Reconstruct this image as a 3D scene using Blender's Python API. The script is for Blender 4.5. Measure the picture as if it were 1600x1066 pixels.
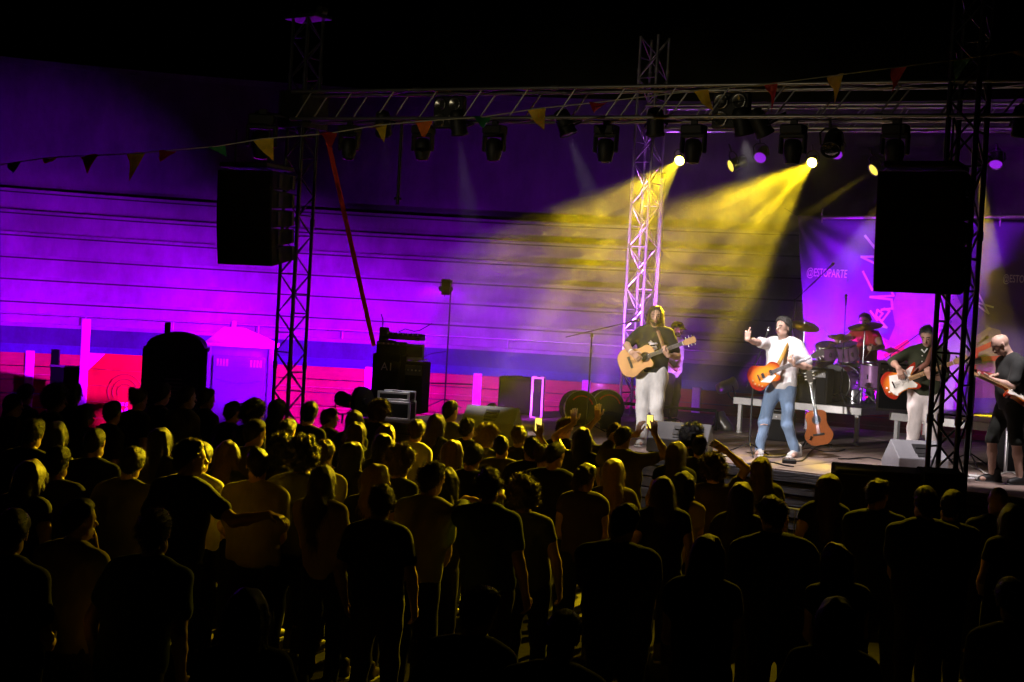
import bpy, math, random
import numpy as np
from mathutils import Vector, Matrix

for _o in list(bpy.data.objects):
    bpy.data.objects.remove(_o)
SC = bpy.context.scene
COL = SC.collection
R = math.radians
random.seed(7)

# ---------------------------------------------------------------- camera
FPX, CX, CY = 2222.0, 800.0, 533.0
CAM_H, PITCH, ROLL = 2.87, R(0.98), R(3.2)
CAM = Vector((0, 0, CAM_H))
FWD = Vector((0, math.cos(PITCH), -math.sin(PITCH)))
UP0 = Vector((0, math.sin(PITCH), math.cos(PITCH)))
RT0 = Vector((1, 0, 0))
CUP = UP0 * math.cos(ROLL) - RT0 * math.sin(ROLL)
CRT = RT0 * math.cos(ROLL) + UP0 * math.sin(ROLL)
cam_data = bpy.data.cameras.new('camera')
cam_data.sensor_width = 36.0
cam_data.lens = FPX / 1600.0 * 36.0
cam_data.clip_end = 2000
cam = bpy.data.objects.new('camera', cam_data)
COL.objects.link(cam)
cam.matrix_world = Matrix((
    (CRT.x, CUP.x, -FWD.x, CAM.x),
    (CRT.y, CUP.y, -FWD.y, CAM.y),
    (CRT.z, CUP.z, -FWD.z, CAM.z),
    (0, 0, 0, 1)))
SC.camera = cam

# ---------------------------------------------------------------- night sky
world = bpy.data.worlds.new('World')
SC.world = world
world.use_nodes = True
_nt = world.node_tree
_bg = _nt.nodes['Background']
_sky = _nt.nodes.new('ShaderNodeTexSky')
_sky.sky_type = 'NISHITA'
_sky.sun_disc = False
_sky.sun_elevation = R(-8)
_sky.sun_rotation = R(200)
_nt.links.new(_sky.outputs[0], _bg.inputs[0])
_bg.inputs[1].default_value = 0.01

vs = SC.view_settings
SC.display_settings.display_device = 'sRGB'
vs.view_transform = 'Standard'
vs.look = 'None'
vs.exposure = 0.0
vs.gamma = 1.0
vs.use_curve_mapping = False
SC.render.engine = 'CYCLES'
SC.cycles.use_denoising = True
SC.cycles.max_bounces = 5
SC.cycles.diffuse_bounces = 2
SC.cycles.glossy_bounces = 2
SC.cycles.volume_bounces = 0
SC.cycles.sample_clamp_indirect = 3.0
SC.cycles.volume_step_rate = 0.5
SC.cycles.volume_max_steps = 96


# ---------------------------------------------------------------- pixel helpers
def ray(x, y):
    return FWD + CRT * ((x - CX) / FPX) - CUP * ((y - CY) / FPX)


def P(x, y, d):
    """World point seen at photo pixel x, y at world depth Y = d."""
    r = ray(x, y)
    return CAM + r * (d / r.y)


def PZ(x, y, z):
    """World point seen at photo pixel x, y at height z."""
    r = ray(x, y)
    return CAM + r * ((z - CAM_H) / r.z)


# ---------------------------------------------------------------- object helpers
def link(o, parent=None):
    COL.objects.link(o)
    if parent is not None:
        o.parent = parent
    return o


def tag(o, label=None, cat=None, group=None, kind=None):
    if label:
        o['label'] = label
    if cat:
        o['category'] = cat
    if group:
        o['group'] = group
    if kind:
        o['kind'] = kind
    return o


def empty(name, loc=(0, 0, 0), rz=0.0, label=None, cat=None, group=None, mat=None):
    o = bpy.data.objects.new(name, None)
    o.empty_display_size = 0.2
    if mat is not None:
        o.matrix_world = mat
    else:
        o.location = loc
        o.rotation_euler = (0, 0, rz)
    link(o)
    return tag(o, label, cat, group)


class MB:
    """Collects simple solids in one mesh."""

    def __init__(self):
        self.v, self.f, self.mi, self.sm = [], [], [], []

    def add(self, verts, faces, m=0, smooth=False):
        b = len(self.v)
        self.v.extend([tuple(p) for p in verts])
        for f in faces:
            self.f.append([i + b for i in f])
            self.mi.append(m)
            self.sm.append(smooth)
        return self

    def box(self, c, s, m=0, M=None, bev=0.0):
        cx, cy, cz = c
        hx, hy, hz = s[0] / 2, s[1] / 2, s[2] / 2
        if bev <= 0:
            vs_ = [Vector((cx + a * hx, cy + b * hy, cz + d * hz)) for d in (-1, 1) for b in (-1, 1) for a in (-1, 1)]
            fs = [(0, 2, 3, 1), (4, 5, 7, 6), (0, 1, 5, 4), (2, 6, 7, 3), (0, 4, 6, 2), (1, 3, 7, 5)]
        else:
            e = min(bev, hx * .9, hy * .9, hz * .9)
            ring = []
            # octagon in xy, with chamfered top and bottom
            def octo(i, z):
                ax, ay = hx - i, hy - i
                return [Vector((cx + q[0], cy + q[1], cz + z)) for q in
                        ((-ax + e, -ay), (ax - e, -ay), (ax, -ay + e), (ax, ay - e), (ax - e, ay), (-ax + e, ay), (-ax, ay - e), (-ax, -ay + e))]
            vs_ = octo(e * .7, -hz) + octo(0, -hz + e) + octo(0, hz - e) + octo(e * .7, hz)
            fs = [tuple(range(7, -1, -1)), tuple(range(24, 32))]
            for k in range(3):
                for i in range(8):
                    j = (i + 1) % 8
                    fs.append((k * 8 + i, k * 8 + j, k * 8 + 8 + j, k * 8 + 8 + i))
        if M is not None:
            vs_ = [M @ p for p in vs_]
        return self.add(vs_, fs, m)

    def tube(self, a, b, r, n=8, m=0, r2=None, smooth=True):
        a, b = Vector(a), Vector(b)
        d = (b - a)
        if d.length < 1e-6:
            return self
        d.normalize()
        s = d.orthogonal().normalized()
        t = d.cross(s)
        r2 = r if r2 is None else r2
        vs_ = []
        for c, rr in ((a, r), (b, r2)):
            for i in range(n):
                q = 2 * math.pi * i / n
                vs_.append(c + s * math.cos(q) * rr + t * math.sin(q) * rr)
        fs = [(i, (i + 1) % n, n + (i + 1) % n, n + i) for i in range(n)]
        self.add(vs_, fs, m, smooth)
        self.add(vs_[:n], [tuple(range(n - 1, -1, -1))], m)
        self.add(vs_[n:], [tuple(range(n))], m)
        return self

    def path(self, pts, r, n=6, m=0):
        pts = [Vector(p) for p in pts]
        rings = []
        for i, p in enumerate(pts):
            d = (pts[min(i + 1, len(pts) - 1)] - pts[max(i - 1, 0)]).normalized()
            ref = Vector((0, 0, 1)) if abs(d.z) < .95 else Vector((1, 0, 0))
            s = d.cross(ref).normalized()
            t = s.cross(d)
            rings.append([p + s * math.cos(2 * math.pi * k / n) * r + t * math.sin(2 * math.pi * k / n) * r for k in range(n)])
        vs_ = [q for ring in rings for q in ring]
        fs = []
        for i in range(len(rings) - 1):
            for k in range(n):
                fs.append((i * n + k, (i + 1) * n + k, (i + 1) * n + (k + 1) % n, i * n + (k + 1) % n))
        return self.add(vs_, fs, m, True)

    def lathe(self, prof, o=(0, 0, 0), ax=(0, 0, 1), n=20, m=0, smooth=True, caps=True):
        """prof: list of (radius, height along axis)."""
        o, ax = Vector(o), Vector(ax).normalized()
        s = ax.orthogonal().normalized()
        t = ax.cross(s)
        vs_ = []
        for r, h in prof:
            for i in range(n):
                q = 2 * math.pi * i / n
                vs_.append(o + ax * h + (s * math.cos(q) + t * math.sin(q)) * max(r, 1e-4))
        fs = []
        for k in range(len(prof) - 1):
            for i in range(n):
                j = (i + 1) % n
                fs.append((k * n + i, k * n + j, (k + 1) * n + j, (k + 1) * n + i))
        self.add(vs_, fs, m, smooth)
        if caps:
            self.add(vs_[:n], [tuple(range(n - 1, -1, -1))], m)
            self.add(vs_[-n:], [tuple(range(n))], m)
        return self

    def prism(self, pts, z0, z1, m=0, M=None):
        """2-D outline (x, y), counter-clockwise, extruded from z0 to z1."""
        n = len(pts)
        vs_ = [Vector((p[0], p[1], z0)) for p in pts] + [Vector((p[0], p[1], z1)) for p in pts]
        if M is not None:
            vs_ = [M @ p for p in vs_]
        fs = [tuple(range(n - 1, -1, -1)), tuple(range(n, 2 * n))]
        fs += [(i, (i + 1) % n, n + (i + 1) % n, n + i) for i in range(n)]
        return self.add(vs_, fs, m)

    def mesh(self, name, mats):
        me = bpy.data.meshes.new(name)
        me.from_pydata(self.v, [], self.f)
        for mm in (mats if isinstance(mats, (list, tuple)) else [mats]):
            me.materials.append(mm)
        me.polygons.foreach_set('material_index', self.mi)
        me.polygons.foreach_set('use_smooth', self.sm)
        me.update()
        return me

    def build(self, name, mats, parent=None):
        return link(bpy.data.objects.new(name, self.mesh(name, mats)), parent)


def inst(name, me, parent=None, loc=(0, 0, 0), rz=0.0, M=None):
    o = bpy.data.objects.new(name, me)
    if M is not None:
        o.matrix_local = M
    else:
        o.location = loc
        o.rotation_euler = (0, 0, rz)
    return link(o, parent)


def align(a, b):
    """Matrix taking the unit z axis segment to a..b (z scaled to its length)."""
    a, b = Vector(a), Vector(b)
    d = b - a
    L = d.length
    z = d / L
    x = z.orthogonal().normalized()
    y = z.cross(x)
    return Matrix(((x.x, y.x, z.x * L, a.x), (x.y, y.y, z.y * L, a.y), (x.z, y.z, z.z * L, a.z), (0, 0, 0, 1)))


def frame(o, x, y, z):
    x, y, z = Vector(x), Vector(y), Vector(z)
    return Matrix(((x.x, y.x, z.x, o[0]), (x.y, y.y, z.y, o[1]), (x.z, y.z, z.z, o[2]), (0, 0, 0, 1)))


# ---------------------------------------------------------------- materials
_MC = {}


def mat(name, col, rough=.6, metal=0.0, var=.12, scale=6.0, bump=.0, bscale=40.0, sheen=0.0, emit=None, estr=0.0, spec=.5, coat=0.0, stretch=None):
    if name in _MC:
        return _MC[name]
    m = bpy.data.materials.new(name)
    m.use_nodes = True
    nt = m.node_tree
    b = nt.nodes['Principled BSDF']
    b.inputs['Roughness'].default_value = rough
    b.inputs['Metallic'].default_value = metal
    b.inputs['Specular IOR Level'].default_value = spec
    if sheen:
        b.inputs['Sheen Weight'].default_value = sheen
        b.inputs['Sheen Roughness'].default_value = .4
    if coat:
        b.inputs['Coat Weight'].default_value = coat
        b.inputs['Coat Roughness'].default_value = .15
    tc = nt.nodes.new('ShaderNodeTexCoord')
    mp = nt.nodes.new('ShaderNodeMapping')
    nt.links.new(tc.outputs['Object'], mp.inputs[0])
    if stretch:
        mp.inputs['Scale'].default_value = stretch
    no = nt.nodes.new('ShaderNodeTexNoise')
    no.inputs['Scale'].default_value = scale
    no.inputs['Detail'].default_value = 5
    no.inputs['Roughness'].default_value = .65
    nt.links.new(mp.outputs[0], no.inputs['Vector'])
    cr = nt.nodes.new('ShaderNodeValToRGB')
    cr.color_ramp.elements[0].position = .3
    cr.color_ramp.elements[1].position = .72
    c = Vector(col[:3])
    cr.color_ramp.elements[0].color = (*(c * (1 - var)), 1)
    cr.color_ramp.elements[1].color = (*[min(1, q) for q in c * (1 + var)], 1)
    nt.links.new(no.outputs['Fac'], cr.inputs[0])
    nt.links.new(cr.outputs[0], b.inputs['Base Color'])
    if bump:
        n2 = nt.nodes.new('ShaderNodeTexNoise')
        n2.inputs['Scale'].default_value = bscale
        n2.inputs['Detail'].default_value = 4
        nt.links.new(mp.outputs[0], n2.inputs['Vector'])
        bp = nt.nodes.new('ShaderNodeBump')
        bp.inputs['Strength'].default_value = bump
        bp.inputs['Distance'].default_value = .02
        nt.links.new(n2.outputs['Fac'], bp.inputs['Height'])
        nt.links.new(bp.outputs[0], b.inputs['Normal'])
    if emit:
        b.inputs['Emission Color'].default_value = (*emit, 1)
        b.inputs['Emission Strength'].default_value = estr
    _MC[name] = m
    return m


M_BLACK = mat('black powder coat', (.012, .012, .013), .55, bump=.1)
M_BLACKV = mat('black speaker coating', (.016, .016, .017), .75, bump=.35, bscale=220)
M_GRILLE = mat('speaker grille', (.012, .012, .013), .8, 0, bump=.4, bscale=300, spec=.12)
M_ALU = mat('truss aluminium', (.62, .62, .63), .34, .85, var=.2, scale=12, bump=.12, bscale=60)
M_ALUD = mat('black anodised truss', (.07, .07, .075), .38, .7, var=.3, scale=12)
M_STEEL = mat('chromed steel', (.7, .7, .72), .18, 1.0)
M_WHITE = mat('white paint', (.78, .77, .75), .5, var=.06, scale=9, bump=.08)
M_CABLE = mat('black cable rubber', (.015, .015, .016), .6)
M_GREYP = mat('grey wedge paint', (.20, .20, .21), .6, bump=.25, bscale=200, var=.1)
# ================================================================ SETTING
STZ = 1.28                                   # stage height
AU = Vector((math.cos(R(37.5)), -math.sin(R(37.5)), 0))   # along the stage front, towards the near end
AV = Vector((math.sin(R(37.5)), math.cos(R(37.5)), 0))    # into the stage
S0 = Vector((-2.23, 20.6, 0))                # far front corner of the stage
RINGC, RING = Vector((-3.0, 10.0, 0)), 22.5  # bullring centre and radius of the red fence

# ground: raked sand
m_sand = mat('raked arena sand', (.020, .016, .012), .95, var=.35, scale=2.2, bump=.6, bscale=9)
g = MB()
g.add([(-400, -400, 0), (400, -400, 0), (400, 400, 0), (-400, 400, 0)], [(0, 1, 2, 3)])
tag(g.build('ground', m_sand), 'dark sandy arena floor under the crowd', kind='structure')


def ring_pt(ang, r, z):
    """ang = 0 towards +Y (far side), positive to the right."""
    return Vector((RINGC.x + r * math.sin(ang), RINGC.y + r * math.cos(ang), z))


# terraces ---------------------------------------------------------------
def concrete(name, col, var):
    m = mat(name, col, .9, var=var, scale=.9, bump=.35, bscale=14)
    nt = m.node_tree
    b = nt.nodes['Principled BSDF']
    base = b.inputs['Base Color'].links[0].from_socket
    # vertical streaks of damp running down the faces
    tc = nt.nodes.new('ShaderNodeTexCoord')
    mp = nt.nodes.new('ShaderNodeMapping')
    mp.inputs['Scale'].default_value = (.8, .8, .35)
    nt.links.new(tc.outputs['Object'], mp.inputs[0])
    n = nt.nodes.new('ShaderNodeTexNoise')
    n.inputs['Scale'].default_value = 1.6
    n.inputs['Detail'].default_value = 7
    n.inputs['Roughness'].default_value = .7
    nt.links.new(mp.outputs[0], n.inputs['Vector'])
    cr = nt.nodes.new('ShaderNodeValToRGB')
    cr.color_ramp.elements[0].position = .38
    cr.color_ramp.elements[0].color = (.70, .70, .72, 1)
    cr.color_ramp.elements[1].position = .62
    cr.color_ramp.elements[1].color = (1, 1, 1, 1)
    nt.links.new(n.outputs['Fac'], cr.inputs[0])
    mx = nt.nodes.new('ShaderNodeMix')
    mx.data_type = 'RGBA'
    mx.blend_type = 'MULTIPLY'
    mx.inputs['Factor'].default_value = 1
    nt.links.new(base, mx.inputs['A'])
    nt.links.new(cr.outputs[0], mx.inputs['B'])
    nt.links.new(mx.outputs['Result'], b.inputs['Base Color'])
    return m


m_conc = concrete('weathered terrace concrete', (.36, .355, .35), .16)
m_upper = concrete('grey rendered upper wall', (.30, .295, .29), .14)
m_blue = concrete('blue painted gangway wall', (.05, .048, .14), .3)
m_navy = mat('navy painted plinth', (.045, .05, .18), .8, var=.2, bump=.2)

A0, A1, NSEG = R(-62), R(92), 110


def sweep(name, prof, m, parent=None, a0=A0, a1=A1, nseg=NSEG, smooth=True):
    """prof: closed list of (radius, z) swept round the ring."""
    b = MB()
    n = len(prof)
    vs_ = []
    for i in range(nseg + 1):
        a = a0 + (a1 - a0) * i / nseg
        vs_ += [ring_pt(a, r, z) for r, z in prof]
    fs = []
    for i in range(nseg):
        for k in range(n):
            j = (k + 1) % n
            fs.append((i * n + k, i * n + j, (i + 1) * n + j, (i + 1) * n + k))
    b.add(vs_, fs, 0, False)
    b.add(vs_[:n], [tuple(range(n))])
    b.add(vs_[-n:], [tuple(range(n - 1, -1, -1))])
    return b.build(name, m, parent)


terr = empty('grandstand', ring_pt(0, RING + 1.6, 0) * 0, 0, 'curved concrete terraces of the bullring rising behind the stage', 'grandstand')
rw = RING + 1.7
sweep('gangway_wall', [(rw, 0), (rw + .35, 0), (rw + .35, 2.02), (rw, 2.02)], m_blue, terr)
sweep('plinth', [(rw - .03, 0), (rw, 0), (rw, 1.62), (rw - .03, 1.62)], m_navy, terr)
sweep('coping', [(rw - .07, 2.02), (rw + .42, 2.02), (rw + .42, 2.10), (rw - .07, 2.10)], m_conc, terr)
z0, r0 = 2.06, rw + .42
levels = [2.66, 3.19, 3.72, 4.28, 4.86, 5.44]
zc, rc = 2.02, rw + .36
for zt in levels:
    # one bench row: riser, with an overhanging slab on top and an added dark strip for the shade under its lip
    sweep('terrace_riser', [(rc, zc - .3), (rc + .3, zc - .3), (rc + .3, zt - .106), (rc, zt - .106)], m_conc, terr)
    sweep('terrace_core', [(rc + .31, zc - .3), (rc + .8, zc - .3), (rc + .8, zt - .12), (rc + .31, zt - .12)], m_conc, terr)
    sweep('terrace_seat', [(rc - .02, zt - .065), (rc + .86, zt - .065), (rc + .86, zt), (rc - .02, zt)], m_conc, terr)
    sweep('terrace_shade_strip', [(rc + .006, zt - .105), (rc + .05, zt - .105), (rc + .05, zt - .066), (rc + .006, zt - .066)], mat('terrace shade strip', (.06, .056, .06), .95, spec=.05), terr)
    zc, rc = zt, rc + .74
sweep('upper_wall', [(rc + .25, zc - .4), (rc + .7, zc - .4), (rc + .7, 8.75), (rc + .25, 8.75)], m_upper, terr)
sweep('wall_cap', [(rc + .16, 8.75), (rc + .8, 8.75), (rc + .8, 8.9), (rc + .16, 8.9)], m_conc, terr)
# thin rail above the coping
m_rail = mat('galvanised rail', (.5, .5, .52), .4, .6)
rb = MB()
npt = 70
for zz in (2.32,):
    rb.path([ring_pt(R(-45) + R(110) * i / npt, rw + .1, zz) for i in range(npt + 1)], .022, 6)
rb.build('hand_rail', m_rail, terr)
pm = MB().tube((0, 0, 0), (0, 0, 1), 1, 6).mesh('rail_post', m_rail)
for i in range(0, npt + 1, 3):
    p = ring_pt(R(-45) + R(110) * i / npt, rw + .1, 2.09)
    inst('rail_post', pm, terr, M=Matrix.Translation(p) @ Matrix.Diagonal((.018, .018, .24, 1)))

# red fence ----------------------------------------------------------------
m_red = mat('oxblood fence paint', (.33, .010, .009), .62, var=.22, scale=3, bump=.3, bscale=18, stretch=(1, 1, 5))
fence = empty('bullring_fence', (0, 0, 0), 0, 'red plank bullring fence with white posts curving behind the stage', 'fence')
FH = 1.5
STEP = R(6.35)
OFF = R(-6.9)
NB = 19
bm_w = 2 * RING * math.sin(STEP / 2)
nboard = 5
bh = FH / nboard
board_mes = []
for q in range(4):
    rr = random.Random(q)
    b = MB()
    b.box((0, 0, bh / 2 - .004), (bm_w - .03, .045 + .004 * q, bh - .014 - .002 * q), bev=.006)
    board_mes.append(b.mesh('board', m_red))
post_me = MB().box((0, 0, .77), (.19, .09, 1.54), bev=.012).mesh('post', M_WHITE)
ledge_me = MB().box((0, 0, 0), (bm_w - .2, .04, .028), bev=.006).mesh('foot_rail', mat('worn pinkish rail paint', (.45, .06, .06), .6, var=.4, scale=5))
for i in range(-8, NB - 8 + 6):
    a = OFF + STEP * i
    p = ring_pt(a, RING - .05, 0)
    inst('post', post_me, fence, loc=p, rz=-a)
    am = a + STEP / 2
    # the gap at the small dark gate on the far side
    pc = ring_pt(am, RING * math.cos(STEP / 2), 0)
    for k in range(nboard):
        o = inst('board', board_mes[(i * 7 + k * 3) % 4], fence, loc=pc + Vector((0, 0, k * bh)), rz=-am)
        o.location += Vector((-math.sin(am), -math.cos(am), 0)) * (.006 * ((i * 5 + k * 3) % 4))
    for zz in (.55, 1.02):
        inst('foot_rail', ledge_me, fence, loc=ring_pt(am, RING * math.cos(STEP / 2) - .06, zz), rz=-am)

# burladero: the red shelter board with a white corner and a painted emblem
pA = PZ(128, 640, .35)
dB = 29.0
bl = P(129, 640, dB); bl.z = 0
br = P(228, 640, dB - .1); br.z = 0
ux = (br - bl).normalized()
nx = Vector((ux.y, -ux.x, 0))
burl = empty('shelter_board', bl, 0, 'red shelter board with white corner, tall white post and painted emblem', 'shelter')
burl.matrix_world = frame(bl, ux, -nx, (0, 0, 1))
W = (br - bl).length
m_red2 = mat('red shelter paint', (.66, .02, .012), .55, var=.18, scale=2.5, bump=.2)
bb = MB()
nb2 = 5
HB = 1.66
for k in range(nb2):
    MB().box((W / 2, 0, HB / nb2 * (k + .5)), (W, .05, HB / nb2 - .008), bev=.005).build('board', m_red2, burl)
MB().prism([(.09, HB - .36), (.42, HB - .01), (.09, HB - .01)], 0, .012, 0,
           Matrix(((1, 0, 0, 0), (0, 0, -1, -.03), (0, 1, 0, 0), (0, 0, 0, 1)))).build('painted_corner', M_WHITE, burl)
MB().box((.0, -.03, 1.17), (.16, .1, 2.34), bev=.012).build('post', M_WHITE, burl)
# concentric ring mark and a white hand-like emblem
m_dred = mat('dark red paint', (.35, .012, .012), .6, var=.2)
e = MB()
for rr in (.16, .26, .36):
    e.path([(W * .66 + rr * math.cos(t), -.034, .90 + rr * math.sin(t)) for t in [R(q) for q in range(-30, 215, 15)]], .008, 5)
e.build('ring_mark', m_dred, burl)
e = MB()
Mx = Matrix(((1, 0, 0, 0), (0, 0, -1, -.03), (0, 1, 0, 0), (0, 0, 0, 1)))
cx_, cz_ = W * .60, .47
e.prism([(cx_ - .16, cz_ + .02), (cx_ - .10, cz_ - .14), (cx_ + .02, cz_ - .22), (cx_ + .10, cz_ - .12), (cx_ + .02, cz_ - .10), (cx_ - .02, cz_ + .0), (cx_ + .07, cz_ + .03), (cx_ + .0, cz_ + .10), (cx_ - .10, cz_ + .12)], 0, .012, 0, Mx)
e.prism([(cx_ + .09, cz_ - .08), (cx_ + .16, cz_ - .02), (cx_ + .15, cz_ + .12), (cx_ + .10, cz_ + .08)], 0, .012, 0, Mx)
for q in (-.06, .02, .10):
    e.prism([(cx_ + q, cz_ + .14), (cx_ + q + .05, cz_ + .15), (cx_ + q + .06, cz_ + .22), (cx_ + q + .01, cz_ + .21)], 0, .012, 0, Mx)
e.build('painted_emblem', M_WHITE, burl)

# small dark gate with two pale bars left of the shelter
gl = P(75, 640, 29.6); gl.z = 0
gate = empty('gate', gl, R(2), 'dark open gate with two pale cross bars beside the shelter board', 'gate')
MB().box((.33, 0, .75), (.62, .08, 1.1)).build('panel', M_BLACK, gate)
MB().box((.10, .0, 1.48), (.16, .1, .36)).build('panel', M_BLACK, gate)
for zz in (1.32, .92):
    MB().box((.35, -.06, zz), (.68, .03, .045), bev=.006).build('bar', M_WHITE, gate)

# ================================================================ STAGE
SL, SD = 10.6, 8.0
stage = empty('stage', S0, -R(37.5), 'raised wooden concert stage with grey plank front', 'stage')
m_deck = mat('worn plywood stage deck', (.34, .25, .215), .55, var=.35, scale=3.0, bump=.15, bscale=26, stretch=(1, .35, 1))
m_fasc = mat('grey stage skirting boards', (.17, .16, .175), .75, var=.3, scale=5, bump=.35, bscale=22, stretch=(.3, 1, 3))
nx_, ny_ = 11, 4
pw, pd = SL / nx_, SD / ny_
deck_me = [MB().box((pw / 2, pd / 2, -.02), (pw - .008, pd - .008, .04 - .001 * q), bev=.003).mesh('deck_panel', m_deck) for q in range(3)]
for i in range(nx_):
    for j in range(ny_):
        inst('deck_panel', deck_me[(i * 2 + j) % 3], stage, loc=(i * pw, j * pd, STZ + .0015 * ((i * 3 + j * 5) % 4)))
for k in range(9):
    MB().box((SL / 2, -.02 + .003 * (k % 3), STZ - .075 - k * .135), (SL, .025, .118), bev=.004).build('fascia_board', m_fasc, stage)
    MB().box((-.02 + .003 * (k % 3), SD / 2, STZ - .075 - k * .135), (.025, SD, .118), bev=.004).build('fascia_board', m_fasc, stage)
MB().box((SL / 2, SD / 2, STZ - .11), (SL - .1, SD - .1, .12)).build('under_frame', M_BLACK, stage)
lm = MB().box((0, 0, (STZ - .18) / 2), (.08, .08, STZ - .18)).mesh('leg', M_BLACK)
for i in range(6):
    for j in range(4):
        inst('leg', lm, stage, loc=(.3 + i * (SL - .6) / 5, .3 + j * (SD - .6) / 3, 0))


def onstage(x, y, z=STZ):
    return PZ(x, y, z)


# risers with pale aluminium edge ------------------------------------------
RH = .55
m_edge = mat('brushed aluminium riser edge', (.55, .54, .53), .5, .3, var=.15)
m_rdeck = mat('black phenolic riser top', (.03, .027, .025), .5, var=.3, scale=8)


def riser(a, b, depth, label):
    a, b = Vector((a.x, a.y, STZ)), Vector((b.x, b.y, STZ))
    ux = (b - a).normalized()
    vy = Vector((-ux.y, ux.x, 0))
    L = (b - a).length
    e = empty('stage_riser', a, 0, label, 'riser', 'stage risers')
    e.matrix_world = frame(a, ux, vy, (0, 0, 1))
    MB().box((L / 2, depth / 2, RH - .012), (L - .02, depth - .02, .024)).build('deck_top', m_rdeck, e)
    for c, s in (((L / 2, .02, RH - .055), (L, .04, .105)), ((L / 2, depth - .02, RH - .055), (L, .04, .105)),
                 ((.02, depth / 2, RH - .055), (.04, depth - .09, .105)), ((L - .02, depth / 2, RH - .055), (.04, depth - .09, .105))):
        MB().box(c, s, bev=.006).build('edge_beam', m_edge, e)
    for x in (.09, L - .09):
        for y in (.08, depth - .08):
            b_ = MB().box((x, y, (RH - .11) / 2 + .02), (.06, .06, RH - .15), bev=.005)
            b_.lathe([(.05, 0), (.05, .02), (.03, .04)], (x, y, 0), n=10)
            b_.build('leg', m_edge, e)
    return e


ZR = STZ + RH
rA, rB = PZ(1146, 620, ZR), PZ(1346, 638, ZR)
rC, rD = PZ(1389, 644, ZR), PZ(1640, 672, ZR)
riser(rA, rB, 2.4, 'drum riser with pale edge behind the nylon guitar')
riser(rC, rD, 2.4, 'stage riser with pale edge behind the white-trousered bassist')
# ================================================================ TRUSSES
def box_truss(name, label, a, b, w, h, side, style, bay, m, group=None, cr=.024, br=.010, stations=None):
    a, b = Vector(a), Vector(b)
    z = (b - a).normalized()
    x = (Vector(side) - z * z.dot(Vector(side))).normalized()
    y = z.cross(x)
    L = (b - a).length
    e = empty(name, label=label, cat='truss', group=group)
    e.matrix_world = frame(a, x, y, z)
    ch = MB().tube((0, 0, 0), (0, 0, 1), cr, 10).mesh('chord', m)
    bm_ = MB().tube((0, 0, 0), (0, 0, 1), br, 7).mesh('brace', m)
    cs = [(-w / 2, -h / 2), (w / 2, -h / 2), (w / 2, h / 2), (-w / 2, h / 2)]
    for c in cs:
        inst('chord', ch, e, M=Matrix.Translation((c[0], c[1], 0)) @ Matrix.Diagonal((1, 1, L, 1)))

    def bar(p, q):
        A = align(p, q)
        Lq = (Vector(q) - Vector(p)).length
        inst('brace', bm_, e, M=A @ Matrix.Diagonal((1, 1, 1, 1)))
    n = int(L / bay)
    st = L / n
    for k in range(4):
        p, q = cs[k], cs[(k + 1) % 4]
        for i in range(n):
            if style == 'Z':
                s, t = (p, q) if (i + k) % 2 == 0 else (q, p)
                bar((s[0], s[1], i * st), (t[0], t[1], (i + 1) * st))
                if (i + k) % 4 == 0:
                    bar((p[0], p[1], i * st), (q[0], q[1], i * st))
            else:
                fl = 1 if k in (0, 3) else 0
                lo_, hi_ = (p, q) if fl else (q, p)
                if k in (0, 2):   # vertical faces carry leaning posts
                    lo_, hi_ = ((p, q) if p[0] < q[0] else (q, p))
                    bar((lo_[0], lo_[1], i * st + .08), (hi_[0], hi_[1], i * st + .08 + bay * .42))
                else:
                    s, t = (p, q) if i % 2 == 0 else (q, p)
                    bar((s[0], s[1], i * st), (t[0], t[1], (i + 1) * st))
    # bolted joints between truss lengths
    jm = MB().tube((0, 0, -.05), (0, 0, .05), cr * 1.35, 10).mesh('joint', m)
    js = stations or [2.0 * i for i in range(1, int(L / 2.0) + 1)]
    for s in js:
        if s < L:
            for c in cs:
                inst('joint', jm, e, loc=(c[0], c[1], s))
    return e


def vert(px, py, d, zlo, zhi):
    p = P(px, py, d)
    return Vector((p.x, p.y, zlo)), Vector((p.x, p.y, zhi))


tl0, tl1 = vert(462, 400, 19.9, .02, P(487, 32, 19.9).z)
box_truss('truss_tower', 'slim truss tower carrying the black speaker array beside the purple toilet', tl0, tl1, .29, .29, AU, 'Z', .27, M_ALUD, 'truss towers', br=.011)
tm0, tm1 = vert(1004, 400, 25.0, STZ, P(1017, 58, 25.0).z)
box_truss('truss_tower', 'bright aluminium truss tower glowing violet behind the acoustic guitarist', tm0, tm1, .36, .36, AU, 'Z', .36, M_ALU, 'truss towers', cr=.026, br=.013)
tr0, tr1 = vert(1493, 500, 15.4, .02, P(1500, -40, 15.4).z)
box_truss('truss_tower', 'dark truss tower standing in front of the bassist', tr0, tr1, .31, .31, AU, 'Z', .34, M_ALUD, 'truss towers', cr=.029, br=.013)

# front truss: bottom chords follow y = 187 in the photograph
fa, fb = P(466, 187, 19.6), P(1660, 187, 15.0)
zmid = (fa.z + fb.z) / 2
for q in (fa, fb):
    q.z = zmid + (q.z - zmid) * .75
upv = Vector((0, 0, .185))
box_truss('lighting_truss', 'long dark lighting truss spanning the front of the stage', fa + upv, fb + upv, .37, .36, (0, 0, 1), 'N', .62, mat('grey truss tube', (.35, .34, .34), .35, .8, var=.25), 'lighting trusses', cr=.024, br=.012)
ba_, bb_ = P(1012, 202, 25.0), P(1660, 202, 22.5)
box_truss('lighting_truss', 'rear lighting truss edged in violet light', ba_ + upv, bb_ + upv, .39, .38, (0, 0, 1), 'N', .62, M_ALU, 'lighting trusses', cr=.026, br=.013)
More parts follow.
